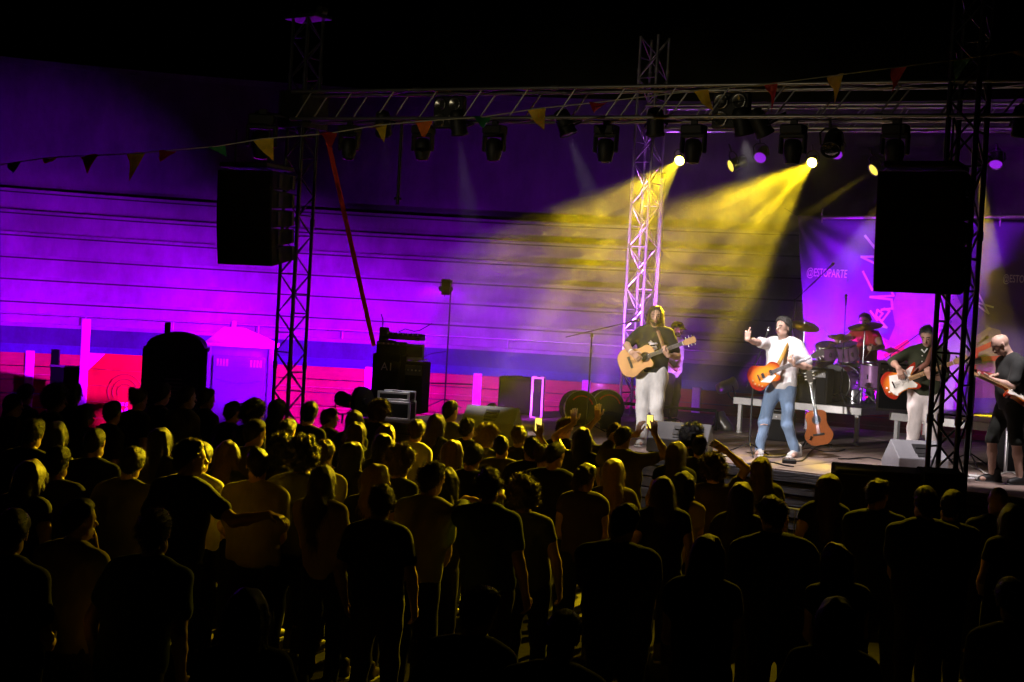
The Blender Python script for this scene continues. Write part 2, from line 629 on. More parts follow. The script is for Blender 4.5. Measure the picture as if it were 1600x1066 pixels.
# sleeve block where the front truss meets the slim tower
sl = empty('sleeve_block', (tl0.x, tl0.y, fa.z - .04), -R(37.5), 'dark metal sleeve block joining truss and slim tower', 'sleeve block')
for sx in (-1, 1):
    MB().box((sx * .235, 0, .22), (.02, .49, .52), bev=.004).build('plate', M_ALUD, sl)
    MB().box((0, sx * .235, .22), (.44, .02, .52), bev=.004).build('plate', M_ALUD, sl)
for zz in (.0, .44):
    for sx in (-1, 1):
        for sy in (-1, 1):
            MB().tube((sx * .21, sy * .21, zz - .02), (sx * .21, sy * .21, zz + .02), .035, 10).build('roller', M_ALUD, sl)
# tower head on the slim tower
hd = empty('tower_head', (tl1.x, tl1.y, tl1.z), -R(37.5), 'dark pulley head on top of the slim tower', 'tower head')
MB().box((0, 0, .03), (.62, .34, .05), bev=.01).build('plate', M_ALUD, hd)
for sx in (-.26, .26):
    MB().tube((sx, -.05, .10), (sx, .05, .10), .07, 14).build('pulley', M_ALUD, hd)


# ================================================================ LINE ARRAYS
def line_array(top, yaw, W, D, hc, n, label, tilt):
    e = empty('speaker_array', top, yaw, label, 'speaker', 'hung speaker arrays')
    MB().box((0, D * .5, .07), (W * .86, D * 1.25, .06), bev=.01).build('fly_frame', M_BLACK, e)
    for sx in (-.3, .3):
        MB().tube((sx * W, D * .25, .1), (sx * W, D * .25, .55), .012, 6).build('chain', M_BLACK, e)
    prof = [(0, 0), (0, hc), (D, hc - .035), (D, .03)]      # y, z: trapezoid seen from the end
    cab = MB()
    vs_ = [(-W / 2, y, -z) for y, z in prof] + [(W / 2, y, -z) for y, z in prof]
    cab.add(vs_, [(0, 1, 2, 3), (7, 6, 5, 4), (0, 4, 5, 1), (1, 5, 6, 2), (2, 6, 7, 3), (3, 7, 4, 0)])
    cme = cab.mesh('cabinet', M_BLACKV)
    gr = MB().box((0, -.012, -hc / 2), (W * .96, .02, hc * .97), bev=.006).mesh('grille', M_GRILLE)
    rme = MB().box((0, 0, 0), (.02, .055, hc * .7)).mesh('rigging_plate', M_BLACK)
    M = Matrix.Identity(4)
    for i in range(n):
        M = M @ Matrix.Rotation(R(tilt[i]), 4, 'X')
        c = inst('cabinet', cme, e, M=M.copy())
        inst('grille', gr, c)
        for sx in (-1, 1):
            for fy in (.3, .9):
                inst('rigging_plate', rme, c, loc=(sx * (W / 2 + .012), D * fy, -hc / 2))
        M = M @ Matrix.Translation((0, 0, -hc))
    return e


pL = P(383, 266, 18.6)
line_array(pL, -R(26), .88, .50, .248, 5, 'black speaker array hanging from the slim tower over the terraces', [1, 1.2, 1.8, 2.4, 3])
pR = P(1440, 268, 14.2)
line_array(pR, -R(27), .86, .46, .243, 5, 'large black speaker array hanging in front of the banner', [1, 1.2, 1.6, 2.2, 2.8])


# ================================================================ FIXTURES
def make_mover_meshes():
    base = MB().box((0, 0, -.09), (.36, .26, .15), bev=.02)
    base.box((0, 0, .02), (.1, .06, .08))
    yoke = MB()
    for s in (-1, 1):
        yoke.box((s * .185, 0, -.30), (.045, .12, .30), bev=.015)
    yoke.box((0, 0, -.185), (.38, .13, .05), bev=.01)
    head = MB()
    head.lathe([(.08, .17), (.125, .13), (.14, .05), (.14, -.06), (.12, -.14), (.105, -.2)], (0, 0, -.40), n=18)
    lens = MB().lathe([(.095, -.201), (.06, -.215), (.01, -.222)], (0, 0, -.40), n=18)
    return base, yoke, head, lens


_b, _y, _h, _l = make_mover_meshes()
m_lens = mat('dark glass lens', (.02, .02, .025), .06, 0, spec=.8)
MV = [_b.mesh('base', M_BLACK), _y.mesh('yoke', M_BLACK), _h.mesh('lamp_head', M_BLACK), _l.mesh('lens', m_lens)]
fdir = (fb - fa).normalized()


def ftruss(px):
    """Point on the bottom of the front truss in image column px."""
    best, bt = None, 1e9
    for i in range(401):
        p = fa.lerp(fb, i / 400)
        q = p - CAM
        xx = CX + FPX * q.dot(CRT) / q.dot(FWD)
        if abs(xx - px) < bt:
            best, bt = p, abs(xx - px)
    return best


names = ['just right of the slim tower, first in the row', 'second from the slim tower', 'third from the slim tower', 'beside the violet tower', 'above the first yellow beam', 'above the brightest yellow lamp', 'above the big hanging speaker array']
for px, nm in zip((547, 662, 773, 948, 1085, 1240, 1402), names):
    p = ftruss(px)
    e = empty('moving_head_light', p + Vector((0, 0, -.06)), -R(30), 'dark moving head light ' + nm, 'stage light', 'moving heads on the front truss')
    e.scale = (.76, .76, .76)
    for nme, me in zip(('base', 'yoke', 'lamp_head', 'lens'), MV):
        inst(nme, me, e)
# one behind the left array, hung off the tower arm
p = P(411, 178, 19.4)
e = empty('moving_head_light', p, 0, 'dark moving head light hanging above the speaker array by the slim tower', 'stage light', 'moving heads on the front truss')
for nme, me in zip(('base', 'yoke', 'lamp_head', 'lens'), MV):
    inst(nme, me, e)
arm = MB().tube(p + Vector((-.1, 0, .02)), Vector((tl0.x, tl0.y, p.z + .02)), .024, 8)
tag(arm.build('outrigger_bar', M_ALUD), 'dark outrigger bar sticking out of the slim tower', 'bar')

# four-lamp blinders sitting in the front truss
m_rim = mat('blinder reflector', (.35, .34, .32), .25, .9)
for px, nm in ((702, 'between the second and third moving heads'), (1143, 'between the two yellow lamps')):
    p = ftruss(px) + Vector((0, 0, .10))
    e = empty('blinder', p, -R(30), 'unlit four-lamp blinder in the truss ' + nm, 'stage light', 'blinders')
    MB().box((0, .02, 0), (.46, .10, .42), bev=.02).build('housing', M_BLACK, e)
    for sx in (-.11, .11):
        for sz in (-.1, .1):
            l_ = MB().lathe([(.088, 0), (.09, .03), (.075, .028), (.02, .0)], (sx, -.035, sz), (0, -1, 0), 16)
            l_.build('lamp', m_rim, e)

# par cans -----------------------------------------------------------------
m_can = mat('brushed par can', (.42, .42, .44), .32, .85, var=.15)
_pb = MB().lathe([(.05, -.30), (.085, -.28), (.10, -.22), (.105, -.02), (.115, 0), (.115, .03), (.105, .03), (.10, .0)], n=20, caps=True)
PAR_BODY, PAR_BODYK = _pb.mesh('can', m_can), _pb.mesh('can', M_BLACK)
_yk = MB()
_yk.path([(-.125, 0, -.08), (-.125, .16, -.08), (-.06, .22, -.08), (.06, .22, -.08), (.125, .16, -.08), (.125, 0, -.08)], .012, 6)
_yk.tube((0, .22, -.08), (0, .36, -.08), .016, 8)
PAR_YOKE = _yk.mesh('yoke', M_BLACK)


def lens_mat(nm, col, s):
    return mat(nm, (.02, .02, .02), .2, emit=col, estr=s)


YEL = (1.0, .68, .010)
PUR = (.34, .0, 1.0)
LENSES = {
    'hot': lens_mat('burning yellow lens', (1.0, .80, .10), 45),
    'dim': lens_mat('edge of a yellow lens', (1.0, .75, .08), 1.6),
    'off': m_lens,
    'pur': lens_mat('violet led lens', (.45, .02, 1.0), 12),
    'vio': lens_mat('dim violet lens', (.40, .02, 1.0), .75),
}


def make_lens_mesh(k):
    return MB().lathe([(.098, .012), (.06, .022), (.004, .026)], n=18).mesh('lens', LENSES[k])


LENS_ME = {k: make_lens_mesh(k) for k in LENSES}


def par(pos, target, kind, label, can=None, hang=True, group='par lamps on the rear truss'):
    pos, target = Vector(pos), Vector(target)
    z = (target - pos).normalized()
    x = z.cross(Vector((0, 0, 1))).normalized() if hang else Vector((0, 0, 1)).cross(z).normalized()
    y = z.cross(x)
    if hang:
        x, y = -x, -y
    if hang and y.z < 0 or (not hang and y.z > 0):
        x, y = -x, -y
    e = empty('par_lamp', label=label, cat='stage light', group=group)
    e.matrix_world = frame(pos, x, y, z)
    inst('can', PAR_BODYK if can else PAR_BODY, e)
    inst('yoke', PAR_YOKE, e)
    inst('lens', LENS_ME[kind], e)
    return e


def spot(parent, name, col, power, ang, blend=.4, size=.04, off=.06, gobo=None, aim=None):
    l = bpy.data.lights.new(name, 'SPOT')
    l.color = col
    l.energy = power
    l.spot_size = R(ang)
    l.spot_blend = blend
    l.shadow_soft_size = size
    o = bpy.data.objects.new(name, l)
    COL.objects.link(o)
    o.parent = parent
    o.matrix_local = Matrix.Translation((0, 0, off)) @ Matrix.Rotation(math.pi, 4, 'X')   # lamps shine along the can's +z
    if gobo:
        l.use_nodes = True
        nt = l.node_tree
        em = nt.nodes.get('Emission')
        tc = nt.nodes.new('ShaderNodeTexCoord')
        mp = nt.nodes.new('ShaderNodeMapping')
        mp.inputs['Scale'].default_value = (gobo, gobo, 0)
        mp.inputs['Location'].default_value = (3.1 * gobo, 1.7, 0)
        vo = nt.nodes.new('ShaderNodeTexVoronoi')
        vo.inputs['Scale'].default_value = 1.0
        cr = nt.nodes.new('ShaderNodeValToRGB')
        cr.color_ramp.elements[0].position = .22
        cr.color_ramp.elements[0].color = (2.2, 2.2, 2.2, 1)
        cr.color_ramp.elements[1].position = .62
        cr.color_ramp.elements[1].color = (.32, .32, .32, 1)
        nt.links.new(tc.outputs['Normal'], mp.inputs[0])
        nt.links.new(mp.outputs[0], vo.inputs['Vector'])
        nt.links.new(vo.outputs['Distance'], cr.inputs[0])
        mx = nt.nodes.new('ShaderNodeMix')
        nt.links.new(cr.outputs[0], em.inputs['Strength'])
    return o


L1 = P(1062, 251, 24.4)
L2 = P(1269, 254, 23.6)
e1 = par(L1, P(640, 674, 15.2), 'hot', 'burning yellow par lamp next to the violet tower')
e1.scale = (.8, .8, .8)
spot(e1, 'yellow_beam', YEL, 14500, 20, .5, gobo=11)
e2 = par(L2, P(775, 700, 14.6), 'hot', 'brightest yellow par lamp above the banner corner')
e2.scale = (.8, .8, .8)
spot(e2, 'yellow_beam', YEL, 17500, 23, .5, gobo=10)
e3 = par(P(1143, 259, 24.0), P(700, 430, 22.4), 'dim', 'violet-lit par lamp between the two burning lamps, yellow rim')
e3b = par(P(1188, 246, 24.2), P(1090, 420, 21.5), 'vio', 'small par lamp glowing violet between the two burning lamps')
e4 = par(P(1366, 265, 23.2), P(980, 520, 21.6), 'dim', 'par lamp beside the big speaker array, yellow rim')
spot(e4, 'yellow_beam', YEL, 1600, 7, .5)
e5 = par(P(1307, 240, 23.4), P(1200, 420, 21.0), 'vio', 'violet par lamp right of the brightest yellow lamp')
e6 = par(P(1556, 256, 22.9), P(1520, 640, 20.0), 'vio', 'violet-lit par lamp at the far right end of the rear truss')
# par behind the near array: throws the shaft on the far right and the light on the near crowd
e7 = par(P(1531, 262, 21.5), P(1572, 640, 20.3), 'off', 'par lamp half hidden behind the big speaker array')
spot(e7, 'yellow_beam', YEL, 9000, 15, .5, gobo=14)
e8 = par(ftruss(1300) + Vector((0, 0, -.34)), P(1150, 790, 12.4), 'off', 'black par lamp under the front truss beside the big speaker array', can='black')
spot(e8, 'yellow_beam', YEL, 1350, 54, 1.0)
e9 = par(P(1405, 275, 22.9), P(1190, 722, 17.0), 'off', 'par lamp left of the big array aimed at the stage floor')
spot(e9, 'yellow_beam', YEL, 1500, 14, .4, gobo=12)

# violet washes turned to the terraces: two clamped to the slim tower, the others standing on the stage
FG = 'violet washes'
ws = P(697, 440, 23.6)
for dx_, az_, pw_, lb_ in ((-.16, -57, 21000, 'turned farthest to the gate'), (-.09, -39, 28000, 'aimed over the toilets'), (-.02, -21, 33000, 'aimed at the middle terraces'), (.05, -3, 11500, 'aimed left of the bright tower'), (.12, 17, 5200, 'aimed behind the bright tower')):
    wp = Vector((ws.x + dx_ * .55, ws.y + .16, ws.z - .12))
    w_ = par(wp, wp + Vector((math.sin(R(az_)), math.cos(R(az_)), -.175 if az_ < 10 else -.30)) * 10, 'pur', 'violet wash lamp on the tall thin stand, ' + lb_, can='black', group=FG)
    w_.scale = (.42, .42, .42)
    spot(w_, 'violet_wash', PUR, pw_, 42, 1.0, .08)
w5 = par((-2.5, 21.3, STZ + .22), (-4.75, 25.0, 1.9), 'pur', 'violet floor wash at the stage corner, aimed at the pale toilet', hang=False, group=FG)
spot(w5, 'violet_wash', (.27, .0, 1.0), 3600, 34, .7, .06)
w2 = par((.3, 25.2, STZ + .25), (.6, 34.0, 1.9), 'pur', 'violet floor wash on the stage behind the amplifiers', hang=False, group=FG)
spot(w2, 'violet_wash', PUR, 1800, 64, 1.0, .08)
w3 = par((1.35, 23.4, STZ + .2), (2.28, 25.0, 3.7), 'pur', 'violet floor wash aimed up the bright tower', hang=False, group=FG)
spot(w3, 'violet_wash', (.52, .10, 1.0), 8000, 42, 1.0, .08)
w4 = par((3.6, 22.9, STZ + RH + .16), (6.2, 23.7, 3.0), 'pur', 'violet floor wash turned to the banner behind the drums', hang=False, group=FG)
spot(w4, 'violet_wash', (.44, .0, 1.0), 2300, 85, .9, .08)
w6 = par((5.3, 21.9, STZ + RH + .16), P(1330, 225, 23.3), 'pur', 'violet floor wash on the riser aimed up at the rear truss', hang=False, group=FG)
spot(w6, 'violet_wash', (.44, .0, 1.0), 1500, 40, .9, .08)
w7 = par((3.3, 22.2, STZ + .2), (2.5, 23.0, 2.6), 'pur', 'small violet floor wash aimed at the player in the cap', hang=False, group=FG)
spot(w7, 'violet_wash', (.55, .15, 1.0), 160, 50, .9, .08)

w8 = P(768, 650, 21.4)
w8 = par((w8.x, w8.y, STZ + .16), P(850, 612, 22.5), 'pur', 'small violet floor wash aimed at the framed case and drum cases', hang=False, group=FG)
spot(w8, 'violet_wash', (.55, .04, 1.0), 420, 60, .9, .06)

# key light: profile spots on a stand at the front-of-house place beside the camera
fo = Vector((-8.5, 4.0, 0))
foh = empty('lighting_stand', fo, 0, 'lighting stand beside the photographer carrying the profile spots', 'stand')
MB().tube((0, 0, .3), (0, 0, 4.5), .03, 10).build('mast', M_BLACK, foh)
MB().tube((-.9, 0, 4.5), (.9, 0, 4.5), .025, 8).build('cross_bar', M_BLACK, foh)
for k in range(3):
    MB().tube((0, 0, .9), (.8 * math.cos(R(120 * k)), .8 * math.sin(R(120 * k)), .02), .02, 8).build('leg', M_BLACK, foh)
FK = 'profile spots'


def profile(dx, target, power, ang, label, col=(1.0, .91, .88), blend=.45):
    e = par(fo + Vector((dx, .1, 4.2)), target, 'off', label, group=FK)
    spot(e, 'key_light', col, power, ang, blend, .05)
    return e


profile(-.75, P(1012, 562, 18.3), 15500, 6.6, 'profile spot aimed at the acoustic guitarist')
profile(-.40, P(1212, 585, 17.6), 12000, 7.4, 'profile spot aimed at the singer')
profile(.0, P(1440, 590, 17.4), 14000, 7.0, 'profile spot aimed at the bassist')
profile(.20, P(800, 60, 17.0), 560, 38, 'weak flood aimed up at the truss and pennants', (1.0, .86, .55), 1.0)
for px_, tg_, pw_, an_, lb_ in ((720, P(768, 650, 19.4), 800, 20, 'small spot on the front truss aimed at the far monitor'), (890, P(1062, 690, 17.6), 300, 24, 'small spot on the front truss aimed at the middle monitor'), (1195, P(1428, 715, 17.3), 240, 26, 'small spot on the front truss aimed at the near monitor'), (1165, P(1250, 712, 17.2), 850, 60, 'small flood on the front truss aimed at the stage floor'), (1025, P(1020, 650, 18.4), 230, 30, 'small flood on the front truss above the acoustic guitarist'), (1600, P(1577, 600, 16.1), 560, 34, 'small spot on the front truss aimed at the bald guitarist'), (600, P(622, 600, 21.0), 260, 18, 'small spot on the front truss aimed at the amplifier stack')):
    e = par(ftruss(px_) + Vector((0, 0, -.16)), tg_, 'off', lb_, can='black', group='small spots on the front truss')
    spot(e, 'monitor_light', (1.0, .88, .90), pw_, an_, .7, .04)

# ================================================================ BUNTING
cord_px = [(-30, 262, 17.2), (78, 246, 17), (213, 240, 16.9), (338, 229, 16.8), (411, 217, 16.7), (512, 209, 16.6), (590, 196, 16.5), (665, 189, 16.4), (755, 183, 16.3), (838, 170, 16.2), (935, 160, 16), (1095, 141, 15.5), (1205, 131, 15), (1305, 118, 14.6), (1405, 105, 14.2), (1505, 92, 13.8), (1600, 79, 13.4), (1660, 70, 13.2)]
bunt = empty('bunting', (0, 0, 0), 0, 'string of coloured pennants hanging across the front of the rig', 'bunting')
m_cord = mat('pale bunting cord', (.5, .48, .35), .7)
MB().path([P(*q) for q in cord_px], .007, 5).build('cord', m_cord, bunt)


def flag_mat(nm, col):
    m = mat(nm, col, .6, var=.15, scale=20)
    b = m.node_tree.nodes['Principled BSDF']
    nt = m.node_tree
    tr = nt.nodes.new('ShaderNodeBsdfTranslucent')
    tr.inputs[0].default_value = (*col, 1)
    mx = nt.nodes.new('ShaderNodeMixShader')
    mx.inputs[0].default_value = .35
    nt.links.new(b.outputs[0], mx.inputs[1])
    nt.links.new(tr.outputs[0], mx.inputs[2])
    nt.links.new(mx.outputs[0], nt.nodes['Material Output'].inputs['Surface'])
    return m


FCOL = {'y': flag_mat('yellow pennant cloth', (.85, .62, .03)), 'r': flag_mat('red pennant cloth', (.62, .05, .03)),
        'g': flag_mat('green pennant cloth', (.05, .30, .10)), 'b': flag_mat('blue pennant cloth', (.03, .10, .30)),
        'o': flag_mat('orange pennant cloth', (.85, .22, .03))}
flags = [(22, 'b', .6, .5), (78, 'y', .8, .3), (140, 'r', .9, .7), (213, 'y', .9, 1), (262, 'r', .8, .5), (338, 'g', .8, .5), (411, 'y', 1, .9), (512, 'r', .9, .5), (590, 'y', .9, .35), (660, 'o', 1, .5), (752, 'g', .9, .5), (838, 'y', .9, .9), (935, 'r', .9, .6), (1095, 'y', 1, 1), (1205, 'r', .8, 1), (1305, 'y', 1, 1.05), (1405, 'r', 1, 1.05), (1505, 'g', 1.1, 1), (1592, 'y', .9, 1)]


def cord_at(px):
    for (a, b) in zip(cord_px[:-1], cord_px[1:]):
        if a[0] <= px <= b[0]:
            t = (px - a[0]) / (b[0] - a[0])
            return [a[i] + (b[i] - a[i]) * t for i in range(3)]
    return cord_px[-1]


rf = random.Random(3)
for px, c, ws, hs in flags:
    w_px = (16 if px < 1000 else 12.5) * ws
    A, B = P(*cord_at(px - w_px)), P(*cord_at(min(px + w_px, 1659)))
    wd = (B - A)
    dn = Vector((rf.uniform(-.12, .16), rf.uniform(-.35, .35), -(.27 if px < 1000 else .22) * hs))
    nrm = wd.cross(dn).normalized()
    fm = MB()
    N = 5
    top, idx = [], {}
    vs_ = []
    for i in range(N + 1):
        t = i / N
        for j in range(N + 1 - i):
            s = j / max(1, N - i) if N - i else .5
            wv = .5 + (s - .5) * (1 - t)
            p = A + wd * wv + dn * t + nrm * (.06 * math.sin(3.5 * t + 4 * wv + px) * (t + .3))
            idx[(i, j)] = len(vs_)
            vs_.append(p)
    nfr = len(vs_)
    vs_ += [p + nrm * .003 for p in vs_]
    fs = []
    for i in range(N):
        for j in range(N - i):
            fs.append((idx[(i, j)], idx[(i + 1, j)], idx[(i, j + 1)]))
            if j + 1 <= N - i - 1:
                fs.append((idx[(i, j + 1)], idx[(i + 1, j)], idx[(i + 1, j + 1)]))
    fs2 = [(f[2] + nfr, f[1] + nfr, f[0] + nfr) for f in fs]
    fm.add(vs_, fs + fs2, 0, True)
    fm.build('pennant', FCOL[c], bunt)

# red strap from the truss down to the amplifier stack, hanging bar and stray poles
m_strap = mat('red webbing strap', (.75, .055, .02), .6, var=.15, scale=30)
sa, sb = P(511, 213, 19.7), P(584, 540, 21.6)
MBs = MB()
sd = (sb - sa).normalized()
sx_ = sd.cross(Vector((0, 1, 0))).normalized()
sy_ = sd.cross(sx_)
MBs.box((0, 0, (sb - sa).length / 2), (.065, .022, (sb - sa).length), M=frame(sa, sx_, sy_, sd))
tag(MBs.build('ratchet_strap', m_strap), 'red strap running from the truss down to the amplifier stack', 'strap')
h0 = P(628, 190, 19.0); h1 = P(623, 320, 19.0); h1.x, h1.y = h0.x, h0.y
hb = MB().tube(h0, h1, .022, 8).tube(h1 + Vector((-.05, 0, .08)), h1 + Vector((.05, 0, .08)), .018, 6)
tag(hb.build('hanging_bar', M_BLACK), 'dark bar hanging from the truss between moving heads', 'bar')
for (xa, ya, yb, d, r, m, nm) in ((1037, 275, 640, 24.6, .03, M_ALU, 'thin violet-lit pole just right of the bright tower'), (983, 385, 640, 24.4, .014, M_ALU, 'very thin pole just left of the bright tower')):
    t_ = P(xa, ya, d)
    b_ = MB().tube((t_.x, t_.y, STZ + .02), t_, r, 8)
    b_.lathe([(r * 1.6, 0), (r * 1.6, .08), (r, .1)], t_ - Vector((0, 0, .05)), n=10)
    b_.lathe([(.16, 0), (.16, .02), (.03, .04)], (t_.x, t_.y, STZ + .005), n=14)
    tag(b_.build('pole', m), nm, 'pole')
# ================================================================ PEOPLE: smooth implicit bodies
def snet(prims, lo, hi, h, cuts=(), wob=None):
    """prims: list of dicts; smooth union evaluated on a grid, meshed by surface nets."""
    lo = np.array(lo, np.float32) - 2 * h
    hi = np.array(hi, np.float32) + 2 * h
    n = np.ceil((hi - lo) / h).astype(int) + 1
    ax = [lo[i] + h * np.arange(n[i], dtype=np.float32) for i in range(3)]
    V = np.full(n, 1.0, np.float32)
    for p in prims:
        pa, pb, ra, rb, s, k, op = p['a'], p['b'], p['ra'], p['rb'], p['s'], p['k'], p['op']
        rm = max(ra, rb)
        mg = k + h * 2
        sl = []
        for i in range(3):
            l_ = min(pa[i], pb[i]) - rm * s[i] - mg
            u_ = max(pa[i], pb[i]) + rm * s[i] + mg
            i0 = max(0, int((l_ - lo[i]) / h))
            i1 = min(n[i], int((u_ - lo[i]) / h) + 2)
            sl.append((i0, i1))
        if any(a >= b for a, b in sl):
            continue
        X = (ax[0][sl[0][0]:sl[0][1]] / s[0])[:, None, None]
        Y = (ax[1][sl[1][0]:sl[1][1]] / s[1])[None, :, None]
        Z = (ax[2][sl[2][0]:sl[2][1]] / s[2])[None, None, :]
        A = np.array([pa[i] / s[i] for i in range(3)], np.float32)
        B = np.array([pb[i] / s[i] for i in range(3)], np.float32)
        ba = B - A
        L2 = float(ba @ ba)
        if L2 > 1e-9:
            t = np.clip(((X - A[0]) * ba[0] + (Y - A[1]) * ba[1] + (Z - A[2]) * ba[2]) / L2, 0, 1)
        else:
            t = np.zeros((1, 1, 1), np.float32)
        d = np.sqrt((X - A[0] - t * ba[0]) ** 2 + (Y - A[1] - t * ba[1]) ** 2 + (Z - A[2] - t * ba[2]) ** 2) - (ra + (rb - ra) * t)
        d = d * min(s)
        sub = V[sl[0][0]:sl[0][1], sl[1][0]:sl[1][1], sl[2][0]:sl[2][1]]
        if op == 'add':
            hh = np.maximum(k - np.abs(sub - d), 0) / k
            sub[...] = np.minimum(sub, d) - hh * hh * k * .25
        else:
            sub[...] = np.maximum(sub, -d)
    if cuts or wob:
        X, Y, Z = ax[0][:, None, None], ax[1][None, :, None], ax[2][None, None, :]
        if wob:
            amp, fr, sd = wob
            V += amp * (np.sin(fr[0] * X + sd) * np.sin(fr[1] * Y + 2.1 * sd + 1.3 * np.sin(fr[2] * .5 * Z)) + np.sin(fr[2] * Z + 3.3 * sd + 2 * np.sin(fr[0] * .6 * X + sd)) * .8)
        for nrm, off in cuts:      # keep nrm . p < off
            V = np.maximum(V, X * nrm[0] + Y * nrm[1] + Z * nrm[2] - off)
    V[0], V[-1] = 1, 1
    V[:, 0], V[:, -1] = 1, 1
    V[:, :, 0], V[:, :, -1] = 1, 1
    S = V < 0
    c = np.zeros(n - 1, np.int8)
    for i in (0, 1):
        for j in (0, 1):
            for k in (0, 1):
                c += S[i:n[0] - 1 + i, j:n[1] - 1 + j, k:n[2] - 1 + k]
    act = (c > 0) & (c < 8)
    I = np.argwhere(act)
    idx = np.full(n - 1, -1, np.int32)
    idx[act] = np.arange(len(I))
    acc = np.zeros((len(I), 3), np.float32)
    cnt = np.zeros(len(I), np.float32)
    for axis in range(3):
        o1, o2 = [q for q in range(3) if q != axis]
        for u in (0, 1):
            for w in (0, 1):
                a = np.zeros(3, int)
                a[o1], a[o2] = u, w
                b = a.copy()
                b[axis] = 1
                va = V[I[:, 0] + a[0], I[:, 1] + a[1], I[:, 2] + a[2]]
                vb = V[I[:, 0] + b[0], I[:, 1] + b[1], I[:, 2] + b[2]]
                m = (va < 0) != (vb < 0)
                t = va[m] / (va[m] - vb[m])
                q = I[m] + a.astype(np.float32)
                q[:, axis] += t
                acc[m] += q
                cnt[m] += 1
    vert = lo + h * acc / np.maximum(cnt, 1)[:, None]
    F = []
    for axis in range(3):
        o1, o2 = (axis + 1) % 3, (axis + 2) % 3
        s0 = [slice(None)] * 3
        s1 = [slice(None)] * 3
        s0[axis], s1[axis] = slice(0, -1), slice(1, None)
        E = np.argwhere(S[tuple(s0)] != S[tuple(s1)])
        if not len(E):
            continue
        ok = (E[:, o1] > 0) & (E[:, o2] > 0)
        E = E[ok]
        inside = S[E[:, 0], E[:, 1], E[:, 2]]
        qs = []
        for (u, w) in ((1, 1), (0, 1), (0, 0), (1, 0)):
            e = E.copy()
            e[:, o1] -= u
            e[:, o2] -= w
            qs.append(idx[e[:, 0], e[:, 1], e[:, 2]])
        q = np.stack(qs, 1)
        q[~inside] = q[~inside][:, ::-1]
        F.append(q)
    F = np.concatenate(F) if F else np.zeros((0, 4), int)
    return vert, F


def np_mesh(name, parts, mats, smooth=True):
    """parts: list of (verts, quads or tris, material index)."""
    vs_, ls, st, mi = [], [], [], []
    b = 0
    tot = 0
    for v, f, m in parts:
        if len(v) == 0:
            continue
        vs_.append(v)
        ls.append((f + b).ravel())
        k = f.shape[1]
        st.append(tot + np.arange(len(f)) * k)
        tot += f.size
        mi.append(np.full(len(f), m))
        b += len(v)
    me = bpy.data.meshes.new(name)
    V = np.concatenate(vs_).astype(np.float32)
    Ls, St, Mi = np.concatenate(ls), np.concatenate(st), np.concatenate(mi)
    me.vertices.add(len(V))
    me.vertices.foreach_set('co', V.ravel())
    me.loops.add(len(Ls))
    me.loops.foreach_set('vertex_index', Ls.astype(np.int32))
    me.polygons.add(len(St))
    me.polygons.foreach_set('loop_start', St.astype(np.int32))
    for m in mats:
        me.materials.append(m)
    me.polygons.foreach_set('material_index', Mi.astype(np.int32))
    me.polygons.foreach_set('use_smooth', np.full(len(St), smooth))
    me.update(calc_edges=True)
    return me


def C(a, b, ra, rb=None, s=(1, 1, 1), k=.03, op='add'):
    return dict(a=tuple(a), b=tuple(b), ra=ra, rb=ra if rb is None else rb, s=s, k=k, op=op)


def grow(ps, e, k=None):
    return [dict(p, ra=p['ra'] + e, rb=p['rb'] + e, k=p['k'] if k is None else k) for p in ps]


def ik(sh, wr, L1, L2, hint):
    sh, wr = Vector(sh), Vector(wr)
    d = wr - sh
    D = min(d.length, (L1 + L2) * .999)
    u = d.normalized()
    wr = sh + u * D
    a = (L1 * L1 - L2 * L2 + D * D) / (2 * D)
    hh = math.sqrt(max(L1 * L1 - a * a, 0))
    hv = Vector(hint)
    hv = (hv - u * u.dot(hv)).normalized()
    return sh + u * a + hv * hh, wr


def hand_prims(w, d, nrm, side, curl=.6, spread=.25, thumb=.6):
    """w wrist, d pointing along the hand, nrm palm normal, side = +1 when the thumb lies on d x nrm."""
    w, d, nrm = Vector(w), Vector(d).normalized(), Vector(nrm)
    nrm = (nrm - d * d.dot(nrm)).normalized()
    sv = d.cross(nrm) * side
    pr = []
    kn = w + d * .085
    for q in (-.026, -.009, .009, .026):
        pr.append(C(w + sv * q * .7, kn + sv * q, .015, .013, k=.012))
    for i, (q, L) in enumerate(((.030, .072), (.010, .080), (-.010, .075), (-.030, .060))):
        p0 = kn + sv * q
        dd = (d + sv * (q * spread * 12)).normalized()
        a = curl * .9
        segs = [L * .45, L * .32, L * .26]
        ang = 0
        for sgl in segs:
            ang += a
            dv = dd * math.cos(ang) + nrm * math.sin(ang)
            p1 = p0 + dv * sgl
            pr.append(C(p0, p1, .0095, .008, k=.004))
            p0 = p1
    t0 = w + d * .03 + sv * .028
    t1 = t0 + (d * .6 + sv * .75 + nrm * .35 * thumb).normalized() * .04
    t2 = t1 + (d * .8 + sv * (.45 - .5 * thumb) + nrm * .45 * thumb).normalized() * .045
    pr += [C(t0, t1, .0135, .011, k=.008), C(t1, t2, .0105, .009, k=.005)]
    return pr


def bounds(ps):
    lo = [min(min(p['a'][i], p['b'][i]) - max(p['ra'], p['rb']) * p['s'][i] for p in ps) for i in range(3)]
    hi = [max(max(p['a'][i], p['b'][i]) + max(p['ra'], p['rb']) * p['s'][i] for p in ps) for i in range(3)]
    return lo, hi


